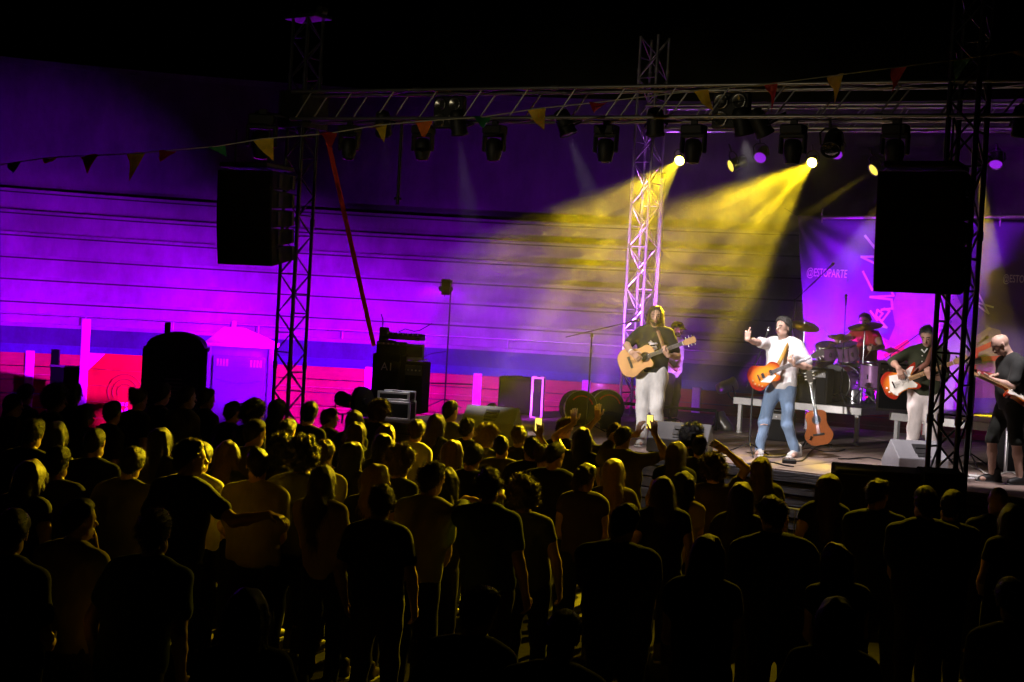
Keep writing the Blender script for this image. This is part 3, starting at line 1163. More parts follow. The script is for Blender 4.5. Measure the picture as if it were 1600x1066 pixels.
def strands(v, f, n, length, rng, mode, width=.0016):
    """fine tapered locks standing off a hair surface."""
    if len(f) == 0:
        return np.zeros((0, 3)), np.zeros((0, 3), int)
    fi = rng.integers(0, len(f), n)
    q = v[f[fi]]
    p = q.mean(1)
    nr = np.cross(q[:, 1] - q[:, 0], q[:, 2] - q[:, 0])
    nr /= np.maximum(np.linalg.norm(nr, axis=1, keepdims=True), 1e-9)
    rd = rng.normal(size=(n, 3)) * .5
    if mode == 'long':
        d = np.array([0, 0, -1.0]) + nr * .25 + rd * .25
    elif mode == 'curly':
        d = nr + rd * 1.1
    else:
        d = nr * .5 + np.array([0, -.35, -.25]) + rd * .6
    d /= np.linalg.norm(d, axis=1, keepdims=True)
    L = length * rng.uniform(.4, 1.2, (n, 1))
    s = np.cross(d, nr + .01)
    s /= np.maximum(np.linalg.norm(s, axis=1, keepdims=True), 1e-9)
    mid = p + d * L * .55 + nr * L * .12
    tip = p + d * L + np.array([0, 0, -1.0]) * L * .18
    p0 = p - nr * .004
    vs_ = np.concatenate([p0 - s * width, p0 + s * width, mid - s * width * .8, mid + s * width * .8, tip])
    i = np.arange(n)
    fs = np.concatenate([np.stack([i, i + n, i + 3 * n], 1), np.stack([i, i + 3 * n, i + 2 * n], 1), np.stack([i + 2 * n, i + 3 * n, i + 4 * n], 1)])
    return vs_, fs


SKIN = [mat('skin tone %d' % i, c, .5, var=.07, scale=9, spec=.45) for i, c in enumerate(((.50, .30, .22), (.42, .24, .165), (.33, .18, .12), (.56, .36, .28)))]
HAIRM = {k: mat(k + ' hair', c, .46, var=.45, scale=40, spec=.42, bump=.5, bscale=90, stretch=(6, 6, 1)) for k, c in
         dict(black=(.010, .009, .009), brown=(.045, .027, .015), auburn=(.06, .026, .012), blond=(.22, .14, .06), grey=(.06, .055, .05), darkblond=(.10, .065, .03)).items()}
M_EYE = mat('eye white', (.30, .28, .26), .25)
M_IRIS = mat('dark iris', (.02, .013, .01), .15)
M_LIP = mat('lip', (.24, .07, .06), .45)
M_SOLE = mat('white rubber sole', (.65, .64, .62), .6)


def cloth(nm, col, bump=.35):
    m = mat('cloth ' + nm, col, .85, var=.14, scale=14, bump=bump * .6, bscale=20, sheen=.06, spec=.25, stretch=(1.2, 1.2, .55))
    return m


HZ = 1.63      # head centre height for a 1.75 m figure
_shoe = None


def head_xf(spec):
    """head-local point -> figure-local point"""
    yaw, pit, rol = [R(q) for q in spec.get('head', (0, 0, 0))]
    Rm = Matrix.Rotation(yaw, 3, 'Z') @ Matrix.Rotation(pit, 3, 'X') @ Matrix.Rotation(rol, 3, 'Y')
    piv = Vector(spec['neck_top'])
    return lambda p: piv + Rm @ (Vector(p) + Vector((0, .02, .10))), Rm


def figure(loc, yaw, spec, label, name='person', group=None, cat='person'):
    """spec keys: h height, w build, pose points, hair, colours. Figures face +Y in their own frame."""
    h = spec.get('h', 1.75)
    sc = h / 1.75
    wd = spec.get('w', 1.0)
    hi_res = spec.get('fine', False)
    res = .011 if hi_res else .019
    rng = np.random.default_rng(spec.get('seed', 1))
    e = empty(name, loc, yaw, label, cat, group)
    e.scale = (sc, sc, sc)
    bpy.context.view_layer.update()
    M = Matrix.Translation(Vector(loc)) @ Matrix.Rotation(yaw, 4, 'Z') @ Matrix.Scale(sc, 4)
    Mi = M.inverted()

    def loc_pt(p):
        return Mi @ Vector(p)
    lean = spec.get('lean', (0, 0))          # forward, sideways shift of the chest
    sit = spec.get('sit', 0)
    pel = Vector((0, 0, .95 - sit))
    chest = Vector((lean[1], lean[0], 1.28 - sit))
    nb = Vector((lean[1] * 1.35, lean[0] * 1.45 - .01, 1.46 - sit))
    nt_ = nb + Vector((0, .025 + spec.get('neck_fwd', 0), .075))
    spec = dict(spec, neck_top=nt_)
    hx, Rm = head_xf(spec)
    sw = .185 * (1 + (wd - 1) * .7)
    shl = {s: Vector((s * sw + lean[1] * 1.25, lean[0] * 1.3 - .01, 1.415 - sit)) for s in (-1, 1)}
    # arms: each a world-space wrist (tuple tagged 'w') or local wrist; elbow by IK
    arms = {}
    for s, key in ((-1, 'l'), (1, 'r')):
        wr = spec.get('wrist_' + key)
        hint = spec.get('hint_' + key, (s * .5, -.9, -.3))
        if wr is None:
            wr = Vector((s * (sw + .075), .05 + lean[0] * .5, .90 - sit))
        elif spec.get('world'):
            wr = loc_pt(wr)
        if spec.get('world_hint'):
            pass
        el, wr = ik(shl[s], wr, .295, .265, hint)
        arms[s] = (shl[s], el, Vector(wr))
    legs = {}
    for s, key in ((-1, 'l'), (1, 'r')):
        hp = pel + Vector((s * .092, 0, -.03))
        kn = Vector(spec.get('knee_' + key, (s * .105, .025, .50)))
        an = Vector(spec.get('ankle_' + key, (s * .115, -.02, .085)))
        legs[s] = (hp, kn, an)
    F = (1, .66, 1)
    torso = [C(pel, pel + Vector((0, 0, .12)) + (chest - pel) * .2, .158 * wd, .145 * wd, F, .05),
             C(pel + (chest - pel) * .45, chest, .142 * wd, .168 * wd, F, .06),
             C(chest, nb - Vector((0, 0, .10)), .165 * wd, .125 * wd, F, .06),
             C(shl[-1] + Vector((.05, 0, .005)), shl[1] + Vector((-.05, 0, .005)), .062, .062, (1, .95, 1), .05),
             C(nb - Vector((.07, 0, .03)), nb + Vector((.07, 0, -.03)), .055, .055, (1, .9, 1), .05)]
    if spec.get('fem'):
        torso.append(C(chest + Vector((-.075, .085, -.02)), chest + Vector((-.07, .09, -.02)), .062, .062, k=.06))
        torso.append(C(chest + Vector((.075, .085, -.02)), chest + Vector((.07, .09, -.02)), .062, .062, k=.06))
    if spec.get('belly'):
        q = spec['belly']
        torso.append(C(pel + Vector((0, .05, .12)), pel + Vector((0, .05, .22)), .13 + q, .13 + q, (1, .8, 1), .08))
    neck = [C(nb - Vector((0, 0, .02)), nt_ + Vector((0, 0, .03)), .060 * (.9 + .1 * wd), .053, k=.04)]
    arm = []
    up_arm = {}
    for s in (-1, 1):
        a, b, c = arms[s]
        up = [C(a, a.lerp(b, .45), .056 * (.5 + .5 * wd), .051 * (.5 + .5 * wd), k=.035), C(a.lerp(b, .45), b, .050 * (.5 + .5 * wd), .041, k=.03)]
        up_arm[s] = up
        arm += up + [C(b, b.lerp(c, .35), .042, .041, k=.02), C(b.lerp(c, .35), c, .041, .026, k=.02)]
    leg = []
    for s in (-1, 1):
        a, b, c = legs[s]
        leg += [C(a, b, .088 * (.6 + .4 * wd), .056, k=.04), C(b, b.lerp(c, .35), .056, .055, k=.03), C(b.lerp(c, .35), c, .054, .038, k=.03),
                C(c + Vector((0, -.02, -.03)), c + Vector((0, .13, -.05)), .036, .03, k=.03)]
    # head
    def H(a, b, ra, rb=None, s=(1, 1, 1), k=.02, op='add'):
        return C(hx(a), hx(b), ra, rb, s, k, op)
    head = [H((0, -.03, .025), (0, .012, .035), .079, .079, (.96, 1, 1.06), .03),
            H((0, .02, .0), (0, .034, -.055), .060, .048, (1, 1, 1), .03),
            H((0, .048, -.088), (0, .05, -.09), .026, .026, k=.03),
            H((-.035, .01, -.07), (.035, .01, -.07), .026, .026, k=.03),
            H((0, .088, .008), (0, .110, -.028), .009, .0135, k=.012),
            H((-.03, .083, .020), (.03, .083, .020), .010, .010, k=.015),
            H((0, .088, -.062), (0, .089, -.062), .016, .014, k=.012)]
    for s in (-1, 1):
        head.append(H((s * .079, -.004, .014), (s * .080, -.008, -.022), .013, .009, (.7, 1, 1), .008))
        head.append(H((s * .031, .098, .002), (s * .031, .099, .002), .012, .012, k=.01, op='sub'))
    # hands
    hands = {}
    for s, key in ((-1, 'l'), (1, 'r')):
        a, b, c = arms[s]
        hd = spec.get('hand_' + key, {})
        d = Vector(hd['d']) if 'd' in hd else (c - b)
        if 'dw' in hd:
            d = (Mi.to_3x3() @ Vector(hd['dw'])).normalized()
        n_ = Vector(hd.get('n', (-s, .3, 0)))
        if 'nw' in hd:
            n_ = (Mi.to_3x3() @ Vector(hd['nw'])).normalized()
        sd = hd.get('side', s)
        hands[s] = hand_prims(c, d, n_, sd, hd.get('curl', .5), hd.get('spread', .15), hd.get('thumb', .5))
        if 'up_thumb' in hd:
            tv = Vector(hd['up_thumb']).normalized()
            hands[s] = hands[s][:-2] + [C(c + d.normalized() * .05, c + d.normalized() * .055 + tv * .05, .014, .012, k=.008),
                                        C(c + d.normalized() * .055 + tv * .05, c + d.normalized() * .055 + tv * .095, .012, .010, k=.005)]
    sk = SKIN[spec.get('skin', 0)]
    allp = torso + neck + arm + leg
    lo, hi = bounds(allp)
    v1, f1 = snet(allp, lo, hi, res)
    hp_ = head + grow(neck[-1:], 0)
    lo, hi = bounds(hp_)
    v2, f2 = snet(hp_, lo, hi, .0075 if hi_res else .011)
    parts = [(v1, f1, 0), (v2, f2, 0)]
    for s, key in ((-1, 'l'), (1, 'r')):
        hh = hands[s] + [C(arms[s][1].lerp(arms[s][2], .75), arms[s][2], .030, .026, k=.02)]
        lo, hi = bounds(hh)
        fine_h = hi_res or ('hand_' + key) in spec
        v3, f3 = snet(hh, lo, hi, .0052 if fine_h else .0095)
        parts.append((v3, f3, 0))
    link(bpy.data.objects.new('body', np_mesh('body', parts, [sk])), e)

    # clothing -------------------------------------------------------------
    wob = (.0042 if hi_res else .004, (26, 22, 31), float(rng.uniform(0, 6)))
    top = spec.get('top', cloth('black', (.012, .012, .013)))
    if top is not None:
        sl = spec.get('sleeve', .62)
        sp = grow(torso, .016, .06)
        hem = spec.get('hem', .90)
        sp.append(C(Vector((pel.x, pel.y, pel.z + .02)), chest, .168 * wd + spec.get('loose', .01), .178 * wd, F, .05))
        for s in (-1, 1):
            a, b, c = arms[s]
            if sl > 0:
                t = min(sl, 1)
                b2 = a.lerp(b, t)
                sp += [C(a, b2, .070 * (.5 + .5 * wd), .062 * (.5 + .5 * wd) + (.006 if sl <= 1 else -.006), k=.04)]
            if sl > 1:
                sp += [C(b, b.lerp(c, sl - 1), .055, .046, k=.03)]
        lo, hi = bounds(sp)
        lo[2] = hem - .05 - sit
        v, f = snet(sp, lo, hi, res * .95, cuts=[((0, 0, -1), -(hem - sit))], wob=wob)
        link(bpy.data.objects.new('shirt', np_mesh('shirt', [(v, f, 0)], [top])), e)
    bot = spec.get('bottom', cloth('dark jeans', (.018, .022, .035)))
    bl_ = spec.get('leg_len', .11)
    tp = [C(pel + Vector((0, 0, .05)), pel + Vector((0, 0, -.02)), .165 * wd, .160 * wd, F, .05)]
    for s in (-1, 1):
        a, b, c = legs[s]
        wl = spec.get('baggy', .012)
        tp += [C(a, b, .090 * (.6 + .4 * wd) + wl, .058 + wl, k=.05), C(b, c, .058 + wl, .046 + wl, k=.03)]
    lo, hi = bounds(tp)
    hi[2] = min(hi[2], 1.02 - sit)
    v, f = snet(tp, lo, hi, res, cuts=[((0, 0, 1), 1.015 - sit), ((0, 0, -1), -bl_)], wob=(.0055 if hi_res else .004, (19, 21, 27), float(rng.uniform(0, 6))))
    if len(v):
        link(bpy.data.objects.new('trousers', np_mesh('trousers', [(v, f, 0)], [bot])), e)
    # shoes
    global _shoe
    if _shoe is None:
        sp = [C((0, -.07, .045), (0, .13, .032), .047, .040, (1, 1, 1), .03), C((0, -.05, .05), (0, -.045, .13), .050, .052, k=.03), C((0, .0, .07), (0, .08, .05), .038, .036, k=.03)]
        lo, hi = bounds(sp)
        vv, ff = snet(sp, lo, hi, .012, cuts=[((0, 0, -1), 0.0)])
        sl_ = [C((0, -.075, .008), (0, .15, .008), .054, .05, (1, 1, .35), .02)]
        lo, hi = bounds(sl_)
        v2_, f2_ = snet(sl_, lo, hi, .010)
        _shoe = (vv, ff, v2_, f2_)
    shm = spec.get('shoes', 'black')
    key = 'shoe ' + shm
    if key not in _MESHC:
        colr = dict(black=(.014, .014, .015), white=(.6, .6, .58), brown=(.07, .04, .02))[shm]
        _MESHC[key] = np_mesh('shoe', [(_shoe[0], _shoe[1], 0), (_shoe[2], _shoe[3], 1)], [mat(key, colr, .55), M_SOLE if shm != 'black' else M_BLACK])
    for s, k_ in ((-1, 'l'), (1, 'r')):
        c = legs[s][2]
        inst('shoe', _MESHC[key], e, loc=(c.x, c.y, max(c.z - .085, 0.0)), rz=R(spec.get('toe_' + k_, -s * 9)))
    # hair -------------------------------------------------------------------
    hr = spec.get('hair', 'short')
    hm = HAIRM[spec.get('hcol', 'black')]
    NF = Rm @ Vector((0, .707, -.707))
    off = NF.dot(hx((0, .062, .070)))
    cuts = [(tuple(NF), off)]
    hp_ = []
    ns, ln, mode = (1300, .026, 'short')
    if hr in ('short', 'fade'):
        t = .008 if hr == 'fade' else .012
        hp_ = grow([head[0]], t) + [H((0, .0, .07), (0, .03, .075), .055, .05, k=.03), H((0, -.06, -.05), (0, -.055, -.04), .045, .05, k=.03)]
        if hr == 'short':
            hp_.append(H((-.02, .02, .088), (.03, .035, .088), .030, .026, k=.03))
    elif hr == 'curly':
        hp_ = grow([head[0]], .045) + [H((0, -.03, .07), (0, 0, .09), .09, .08, k=.04), H((-.06, -.03, -.02), (.06, -.03, -.02), .06, .06, k=.04)]
        ns, ln, mode = (2600, .042, 'curly')
    elif hr == 'bun':
        hp_ = grow([head[0]], .012) + [H((0, -.10, .085), (0, -.11, .10), .042, .04, k=.02)]
    elif hr == 'pony':
        hp_ = grow([head[0]], .012) + [H((0, -.115, .06), (0, -.15, -.04), .03, .035, k=.02), H((0, -.15, -.04), (0, -.13, -.20), .035, .012, k=.02)]
        ns, ln, mode = (900, .05, 'long')
    elif hr in ('long', 'bob', 'band'):
        down = {'long': .42, 'bob': .20, 'band': .27}[hr]
        hp_ = grow([head[0]], .016)
        b0 = hx((0, -.045, .0))
        b1 = nb + Vector((0, -.075, -.02))
        b2 = Vector((b1.x, b1.y - .02, hx((0, 0, 0)).z - down))
        hp_ += [C(b0, b1, .080, .085, (1, .62, 1), .04)]
        if down > .22:
            hp_ += [C(b1, b2, .088, .055, (1, .5, 1), .04)]
        for s in (-1, 1):
            q0, q1 = hx((s * .070, -.005, .03)), Vector((nb.x + s * .088, nb.y - .01, hx((0, 0, 0)).z - min(down, .25)))
            hp_ += [C(q0, q1, .030, .036, (1, .9, 1), .03)]
        cuts = []
        ns, ln, mode = (1900, .075, 'long')
    if hr != 'bald' and hp_:
        if hr in ('long', 'bob', 'band'):
            hp_.append(dict(H((0, .085, -.05), (0, .155, .045), .080, .088), op='sub'))
            hp_.append(dict(H((0, .08, -.09), (0, .14, -.16), .075, .075), op='sub'))
        if hr == 'curly':
            hp_.append(dict(H((0, .12, -.06), (0, .14, .0), .085, .085), op='sub'))
            cuts = [((NF.x, NF.y, NF.z), off + .03)]
        lo, hi = bounds([p for p in hp_ if p['op'] == 'add'])
        am = {'curly': .010, 'short': .004, 'fade': .002}.get(hr, .0045)
        fr = (75, 70, 66) if hr == 'curly' else ((60, 55, 14) if mode == 'long' else (70, 60, 50))
        v, f = snet(hp_, lo, hi, .0075 if hi_res else .011, cuts=cuts, wob=(am, fr, float(rng.uniform(0, 6))))
        if len(f):
            if hr == 'fade':
                ns, ln = 1300, .013
            sv_, sf_ = strands(v, f, ns, ln, rng, mode)
            link(bpy.data.objects.new('hair', np_mesh('hair', [(v, f, 0), (sv_, sf_, 0)], [hm])), e)
    # beard, face, cap ---------------------------------------------------------
    if spec.get('beard'):
        bp_ = grow([head[1]], .0035) + grow(head[2:3], .009) + grow(head[3:4], .005)
        bp_.append(dict(H((0, .105, -.052), (0, .12, -.052), .024, .024, (1.3, 1, .6)), op='sub'))
        lo, hi = bounds([p for p in bp_ if p['op'] == 'add'])
        NB_ = Rm @ Vector((0, .5, .87))
        v, f = snet(bp_, lo, hi, .0075, cuts=[(tuple(NB_), NB_.dot(hx((0, .07, -.035))))], wob=(.003, (90, 90, 80), 1.0))
        if len(f):
            link(bpy.data.objects.new('beard', np_mesh('beard', [(v, f, 0)], [HAIRM[spec.get('bcol', spec.get('hcol', 'black'))]])), e)
    if spec.get('face'):
        for s in (-1, 1):
            ey = MB().lathe([(.001, -.011), (.007, -.008), (.009, 0), (.006, .006), (.001, .008)], hx((s * .031, .087, .003)), Rm @ Vector((0, 1, 0)), 10)
            ob = ey.build('eye', M_EYE, e)
            MB().lathe([(.0065, 0), (.0055, .002), (.001, .003)], hx((s * .031, .0935, .003)), Rm @ Vector((0, 1, 0)), 8).build('iris', M_IRIS, ob)
            br_ = MB().path([hx((s * .012, .094, .022)), hx((s * .03, .094, .029)), hx((s * .05, .080, .024))], .006, 6)
            br_.build('eyebrow', hm, e)
        MB().path([hx((-.022, .093, -.058)), hx((-.008, .104, -.055)), hx((.008, .104, -.055)), hx((.022, .093, -.058))], .007, 6).build('mouth', M_LIP, e)
    if spec.get('cap'):
        cm = spec['cap']
        cp = grow([head[0]], .022)
        lo, hi = bounds(cp)
        nz = Rm @ Vector((0, .18, -1))
        v, f = snet(cp, lo, hi, .009, cuts=[(tuple(nz), nz.dot(hx((0, .06, .045))))])
        yb = spec.get('brim', 0)
        rim = []
        for t in range(0, 11):
            a = R(-70 + 14 * t)
            rim.append((math.sin(a) * .075, math.cos(a) * .12 + .05))
        inner = [(math.sin(R(-70 + 14 * t)) * .08, math.cos(R(-70 + 14 * t)) * .085) for t in range(11)]
        vsb, fsb = [], []
        rot = Matrix.Rotation(R(yb), 3, 'Z')
        for zz in (.055, .048):
            for q in inner:
                vsb.append(hx(rot @ Vector((q[0], q[1], zz))))
            for q in rim:
                vsb.append(hx(rot @ Vector((q[0] * 1.05, q[1] + .03, zz - .012))))
        for t in range(10):
            fsb.append((t, t + 1, 11 + t + 1, 11 + t))
            fsb.append((22 + t, 33 + t, 33 + t + 1, 22 + t + 1))
            fsb.append((11 + t, 11 + t + 1, 33 + t + 1, 33 + t))
        link(bpy.data.objects.new('cap', np_mesh('cap', [(v, f, 0), (np.array([tuple(q) for q in vsb]), np.array(fsb), 0)], [cm])), e)
    e['_'] = 0
    del e['_']
    return e, dict(M=M, hx=hx, Rm=Rm, arms=arms, chest=chest, nb=nb, shl=shl, pel=pel)


_MESHC = {}
# ================================================================ STAGE GEAR
def text_mesh(s, size, bold=0.0):
    cu = bpy.data.curves.new('lettering', 'FONT')
    cu.body = s
    cu.size = size
    cu.offset = bold
    cu.resolution_u = 3
    o = bpy.data.objects.new('lettering', cu)
    COL.objects.link(o)
    dg = bpy.context.evaluated_depsgraph_get()
    me = bpy.data.meshes.new_from_object(o.evaluated_get(dg))
    v = [tuple(q.co) for q in me.vertices]
    f = [tuple(p.vertices) for p in me.polygons]
    bpy.data.objects.remove(o)
    bpy.data.meshes.remove(me)
    return v, f


# portable toilets ------------------------------------------------------------
m_toil = mat('lilac grey plastic toilet shell', (.20, .185, .27), .5, var=.05, scale=4)
m_toilr = mat('white plastic roof', (.62, .58, .62), .45, var=.04)
m_toil_shade = mat('toilet shell darkened for shade', (.010, .013, .015), .75, var=.1, spec=.2)  # near-black colour put in for the unlit front of this toilet


def toilet(loc, yaw, W, D, H, shell, roof, dome, label, rise=.3):
    e = empty('portable_toilet', loc, yaw, label, 'toilet', 'portable toilets')
    MB().box((0, D / 2, .06), (W, D, .12), bev=.02).build('skid_base', M_BLACK, e)
    b = MB().box((0, D / 2 + .03, .12 + (H - .12) / 2), (W * .94, D - .06, H - .12), bev=.03)
    b.build('shell', shell, e)
    for s in (-1, 1):
        MB().box((s * W * .47, .04, .12 + (H - .12) / 2), (W * .09, .09, H - .13), bev=.02).build('corner_post', shell, e)
    dr = MB().box((0, .015, .14 + (H - .30) / 2), (W * .78, .05, H - .32), bev=.015).build('door', shell, e)
    MB().box((W * .28, -.02, 1.05), (.10, .03, .13), bev=.01).build('latch', M_BLACK, dr)
    # raised curve on the door and vent windows
    MB().path([(-W * .34, -.012, H * .72), (-W * .15, -.012, H * .695), (W * .15, -.012, H * .695), (W * .34, -.012, H * .72)], .014, 6).build('moulding', shell, dr)
    for s in (-1, 1):
        for k in range(4):
            MB().box((s * W * .25 + (k - 1.5) * .055, -.005, H * .86), (.04, .03, .13), bev=.006).build('vent', roof if not dome else shell, e)
    for k in range(5):
        MB().box((W * .04, -.008, H * .775 + k * .05), (W * .2, .03, .022), bev=.004).build('louvre', shell, e)
    rb_ = MB()
    if dome:
        n = 12
        pts = [(-W / 2, H - .04), (W / 2, H - .04), (W / 2, H + .02)]
        for i in range(n + 1):
            a = math.pi * i / n
            pts.append((W * .46 * math.cos(a), H + .02 + rise * math.sin(a)))
        pts.append((-W / 2, H + .02))
        rb_.prism(pts, -D - .03, .03, 0, Matrix(((1, 0, 0, 0), (0, 0, -1, 0), (0, 1, 0, 0), (0, 0, 0, 1))))
    else:
        rb_.box((0, D / 2, H + .02), (W * 1.04, D * 1.04, .07), bev=.012)
        w2, d2 = W * .52, D * .52
        c = (0, D / 2)
        tx, ty = W * .30, D * .12
        vs_ = [(-w2, c[1] - d2, H + .055), (w2, c[1] - d2, H + .055), (w2, c[1] + d2, H + .055), (-w2, c[1] + d2, H + .055),
               (-tx, c[1] - ty, H + .055 + rise), (0, c[1] - ty, H + .055 + rise), (0, c[1] + ty, H + .055 + rise), (-tx, c[1] + ty, H + .055 + rise)]
        rb_.add(vs_, [(0, 1, 5, 4), (1, 2, 6, 5), (2, 3, 7, 6), (3, 0, 4, 7), (4, 5, 6, 7)])
    rf_ = rb_.build('roof', roof, e)
    MB().tube((-W * .2, D * .8, H), (-W * .2, D * .8, H + rise + .16), .05, 10).build('vent_pipe', roof, e)
    if dome:
        for k in range(6):
            MB().box((0, -.02, H * .62 + k * .06), (W * .28, .006, .018)).build('sign_line', mat('faded sign print', (.10, .05, .07), .6), dr)
    return e


t1 = P(374, 560, 24.9); t1.z = 0
toilet(t1, R(5), 1.16, 1.1, 2.08, m_toil, m_toilr, False, 'pale portable toilet with white pitched roof glowing violet', .26)
t0 = P(273, 560, 22.6); t0.z = 0
toilet(t0, R(9), .98, .95, 2.06, m_toil_shade, m_toil_shade, True, 'dark portable toilet with arched roof beside the violet one', .24)

# wedge monitors -----------------------------------------------------------
def wedge(loc, yaw, W, label, back=True, col=None):
    e = empty('monitor_speaker', loc, yaw, label, 'speaker', 'floor monitors')
    pr = [(-.26, 0), (.22, 0), (.27, .09), (.02, .37), (-.26, .17)]      # y, z seen from the end
    b = MB()
    vs_ = [(-W / 2, y, z) for y, z in pr] + [(W / 2, y, z) for y, z in pr]
    n = len(pr)
    b.add(vs_, [tuple(range(n)), tuple(range(2 * n - 1, n - 1, -1))] + [((i + 1) % n, i, n + i, n + (i + 1) % n) for i in range(n)])
    o = b.build('cabinet', col or M_GREYP, e)
    md = o.modifiers.new('edge', 'BEVEL')
    md.width = .012
    md.segments = 2
    # face frames: handle pocket in the tilted top, bar across it, connector plate, grille on the far slope
    tn = Vector((0, -.20, .28)).normalized()
    tu = Vector((0, .28, .20)).normalized()
    M = frame((0, -.12, .275), (1, 0, 0), tu, tn)
    MB().box((.02, .0, .0), (.19, .17, .012), M=M, bev=.004).build('handle_pocket', M_BLACK, e)
    MB().box((.02, .01, .012), (.15, .028, .02), M=M, bev=.006).build('handle', M_BLACK, e)
    MB().box((.02, -.12, .0), (.16, .05, .01), M=M, bev=.002).build('connector_plate', M_BLACK, e)
    gn = Vector((0, .28, .25)).normalized()
    gu = Vector((0, -.25, .28)).normalized()
    MB().box((0, 0, .006), (W * .92, .32, .014), M=frame((0, .145, .23), (-1, 0, 0), gu, gn), bev=.004).build('grille', M_GRILLE, e)
    for s in (-1, 1):
        MB().box((s * (W / 2 - .05), -.2, -.0), (.05, .05, .03)).build('foot', M_BLACK, e)
    return e


wl = PZ(768, 678, STZ + .02)
wedge(wl, R(-14), .72, 'pale grey floor monitor at the far end of the stage front')
wm = PZ(1062, 706, STZ + .02)
wedge(wm, R(-16), .76, 'dark grey floor monitor in front of the acoustic guitarist', col=mat('charcoal wedge paint', (.055, .055, .06), .6, bump=.2, bscale=200))
wr_ = PZ(1428, 736, STZ + .02)
wedge(wr_, R(8), .62, 'light grey floor monitor in front of the bassist', col=mat('light grey wedge paint', (.22, .22, .24), .6, bump=.2, bscale=200))

# subwoofers before the stage ----------------------------------------------
m_sub = mat('olive black subwoofer paint', (.040, .037, .016), .9, bump=.3, bscale=160, spec=.02)
sA = P(1374, 790, 14.15)
tz = P(1374, 737, 14.15).z


def sub(loc, yaw, W, D, H, label, m):
    e = empty('subwoofer', loc, yaw, label, 'speaker', 'subwoofers in front of the stage')
    MB().box((0, D / 2, H / 2), (W, D, H), bev=.015).build('cabinet', m, e)
    MB().box((0, -.012, H / 2), (W - .08, .02, H - .08), bev=.008).build('grille', m, e)
    for s in (-1, 1):
        MB().box((s * (W / 2 + .004), D / 2, H * .7), (.012, .2, .09), bev=.004).build('handle', M_BLACK, e)
    return e


sub((sA.x, sA.y, 0), R(-9), .88, .75, tz, 'wide olive-black subwoofer in front of the stage', m_sub)
sB = P(1476, 790, 13.75)
sub((sB.x, sB.y, 0), R(-9), .40, .7, P(1476, 741, 13.75).z, 'narrow black subwoofer at the foot of the dark tower', mat('matt black subwoofer paint', (.010, .010, .010), .9, bump=.3, bscale=160, spec=.02))

# crowd barrier
b0, b1 = P(1190, 800, 14.6), P(1296, 800, 14.2)
bar = empty('crowd_barrier', (b0.x, b0.y, 0), 0, 'steel crowd barrier beside the subwoofer', 'barrier')
bv = Vector((b1.x - b0.x, b1.y - b0.y, 0))
m_galv = mat('galvanised steel', (.42, .42, .43), .45, .8)
MB().path([(0, 0, .08), (0, 0, 1.08), bv + Vector((0, 0, 1.08)), bv + Vector((0, 0, .08))], .018, 8).build('frame', m_galv, bar)
for i in range(1, 10):
    q = bv * (i / 10)
    MB().tube(q + Vector((0, 0, .15)), q + Vector((0, 0, 1.07)), .007, 6).build('bar', m_galv, bar)
for t in (.1, .9):
    q = bv * t
    MB().box((q.x, q.y, .03), (.08, .6, .05)).build('foot', m_galv, bar)

# amplifier stack at the far end of the stage ------------------------------
m_tolex = mat('black tolex', (.014, .013, .013), .8, bump=.35, bscale=260, spec=.15)
m_silver = mat('flight case aluminium edge', (.72, .72, .74), .35, .7)
m_print = mat('pale printed lettering', (.6, .58, .56), .5)


def cab(loc, yaw, W, D, H, label, knobs=0, text=None, edge=None, m=None, name='amplifier', cat='amplifier', group='amplifiers on stage'):
    e = empty(name, loc, yaw, label, cat, group)
    MB().box((0, D / 2, H / 2), (W, D, H), bev=.015).build('cabinet', m or m_tolex, e)
    gh = H * (.66 if knobs else .86)
    MB().box((0, -.008, .04 * H + gh / 2), (W * .9, .016, gh), bev=.004).build('grille', M_GRILLE, e)
    if knobs:
        MB().box((0, -.008, H * .84), (W * .9, .016, H * .20), bev=.003).build('control_panel', mat('grey control panel', (.12, .12, .12), .4), e)
        km = MB().lathe([(.014, 0), (.012, .02), (.004, .021)], n=10, ax=(0, -1, 0)).mesh('knob', M_SOLE)
        for k in range(knobs):
            inst('knob', km, e, loc=(-W * .38 + k * W * .76 / max(1, knobs - 1), -.017, H * .84))
    if text:
        v, f = text_mesh(text[0], text[1])
        xs = [q[0] for q in v]
        t = MB().add([(q[0] - (max(xs) + min(xs)) / 2, -.019, q[1] + text[2]) for q in v], f)
        t.build('lettering', m_print, e)
    if edge:
        for sx in (-1, 1):
            for sy in (0, 1):
                MB().box((sx * (W / 2 - .008), sy * D, H / 2), (.035, .035, H + .01), bev=.004).build('edge_trim', edge, e)
        for z_ in (0, H):
            for sy in (0, 1):
                MB().box((0, sy * D, z_), (W + .02, .035, .035), bev=.004).build('edge_trim', edge, e)
    MB().box((0, D / 2, H + .012), (W * .3, .03, .02), bev=.005).build('handle', M_BLACK, e)
    return e


def stg(px, d):
    p = P(px, 640, d)
    return Vector((p.x, p.y, STZ + .006))


ys = R(-12)
a0 = stg(600, 21.8)
zt1 = P(600, 553, 21.8).z
cab(a0, ys, .46, .42, zt1 - STZ, 'tall black speaker cabinet of the amplifier stack', text=('A1', .17, (zt1 - STZ) * .72))
cab(Vector((a0.x + .02, a0.y, zt1 + .004)), ys, .40, .36, P(600, 534, 21.8).z - zt1, 'small black amplifier head on the tall cabinet', knobs=5)
a1 = stg(638, 22.0)
zt2 = P(640, 566, 22.0).z
cab(a1, ys, .40, .45, zt2 - STZ, 'rack case with knobs right of the tall cabinet', knobs=6, edge=None)
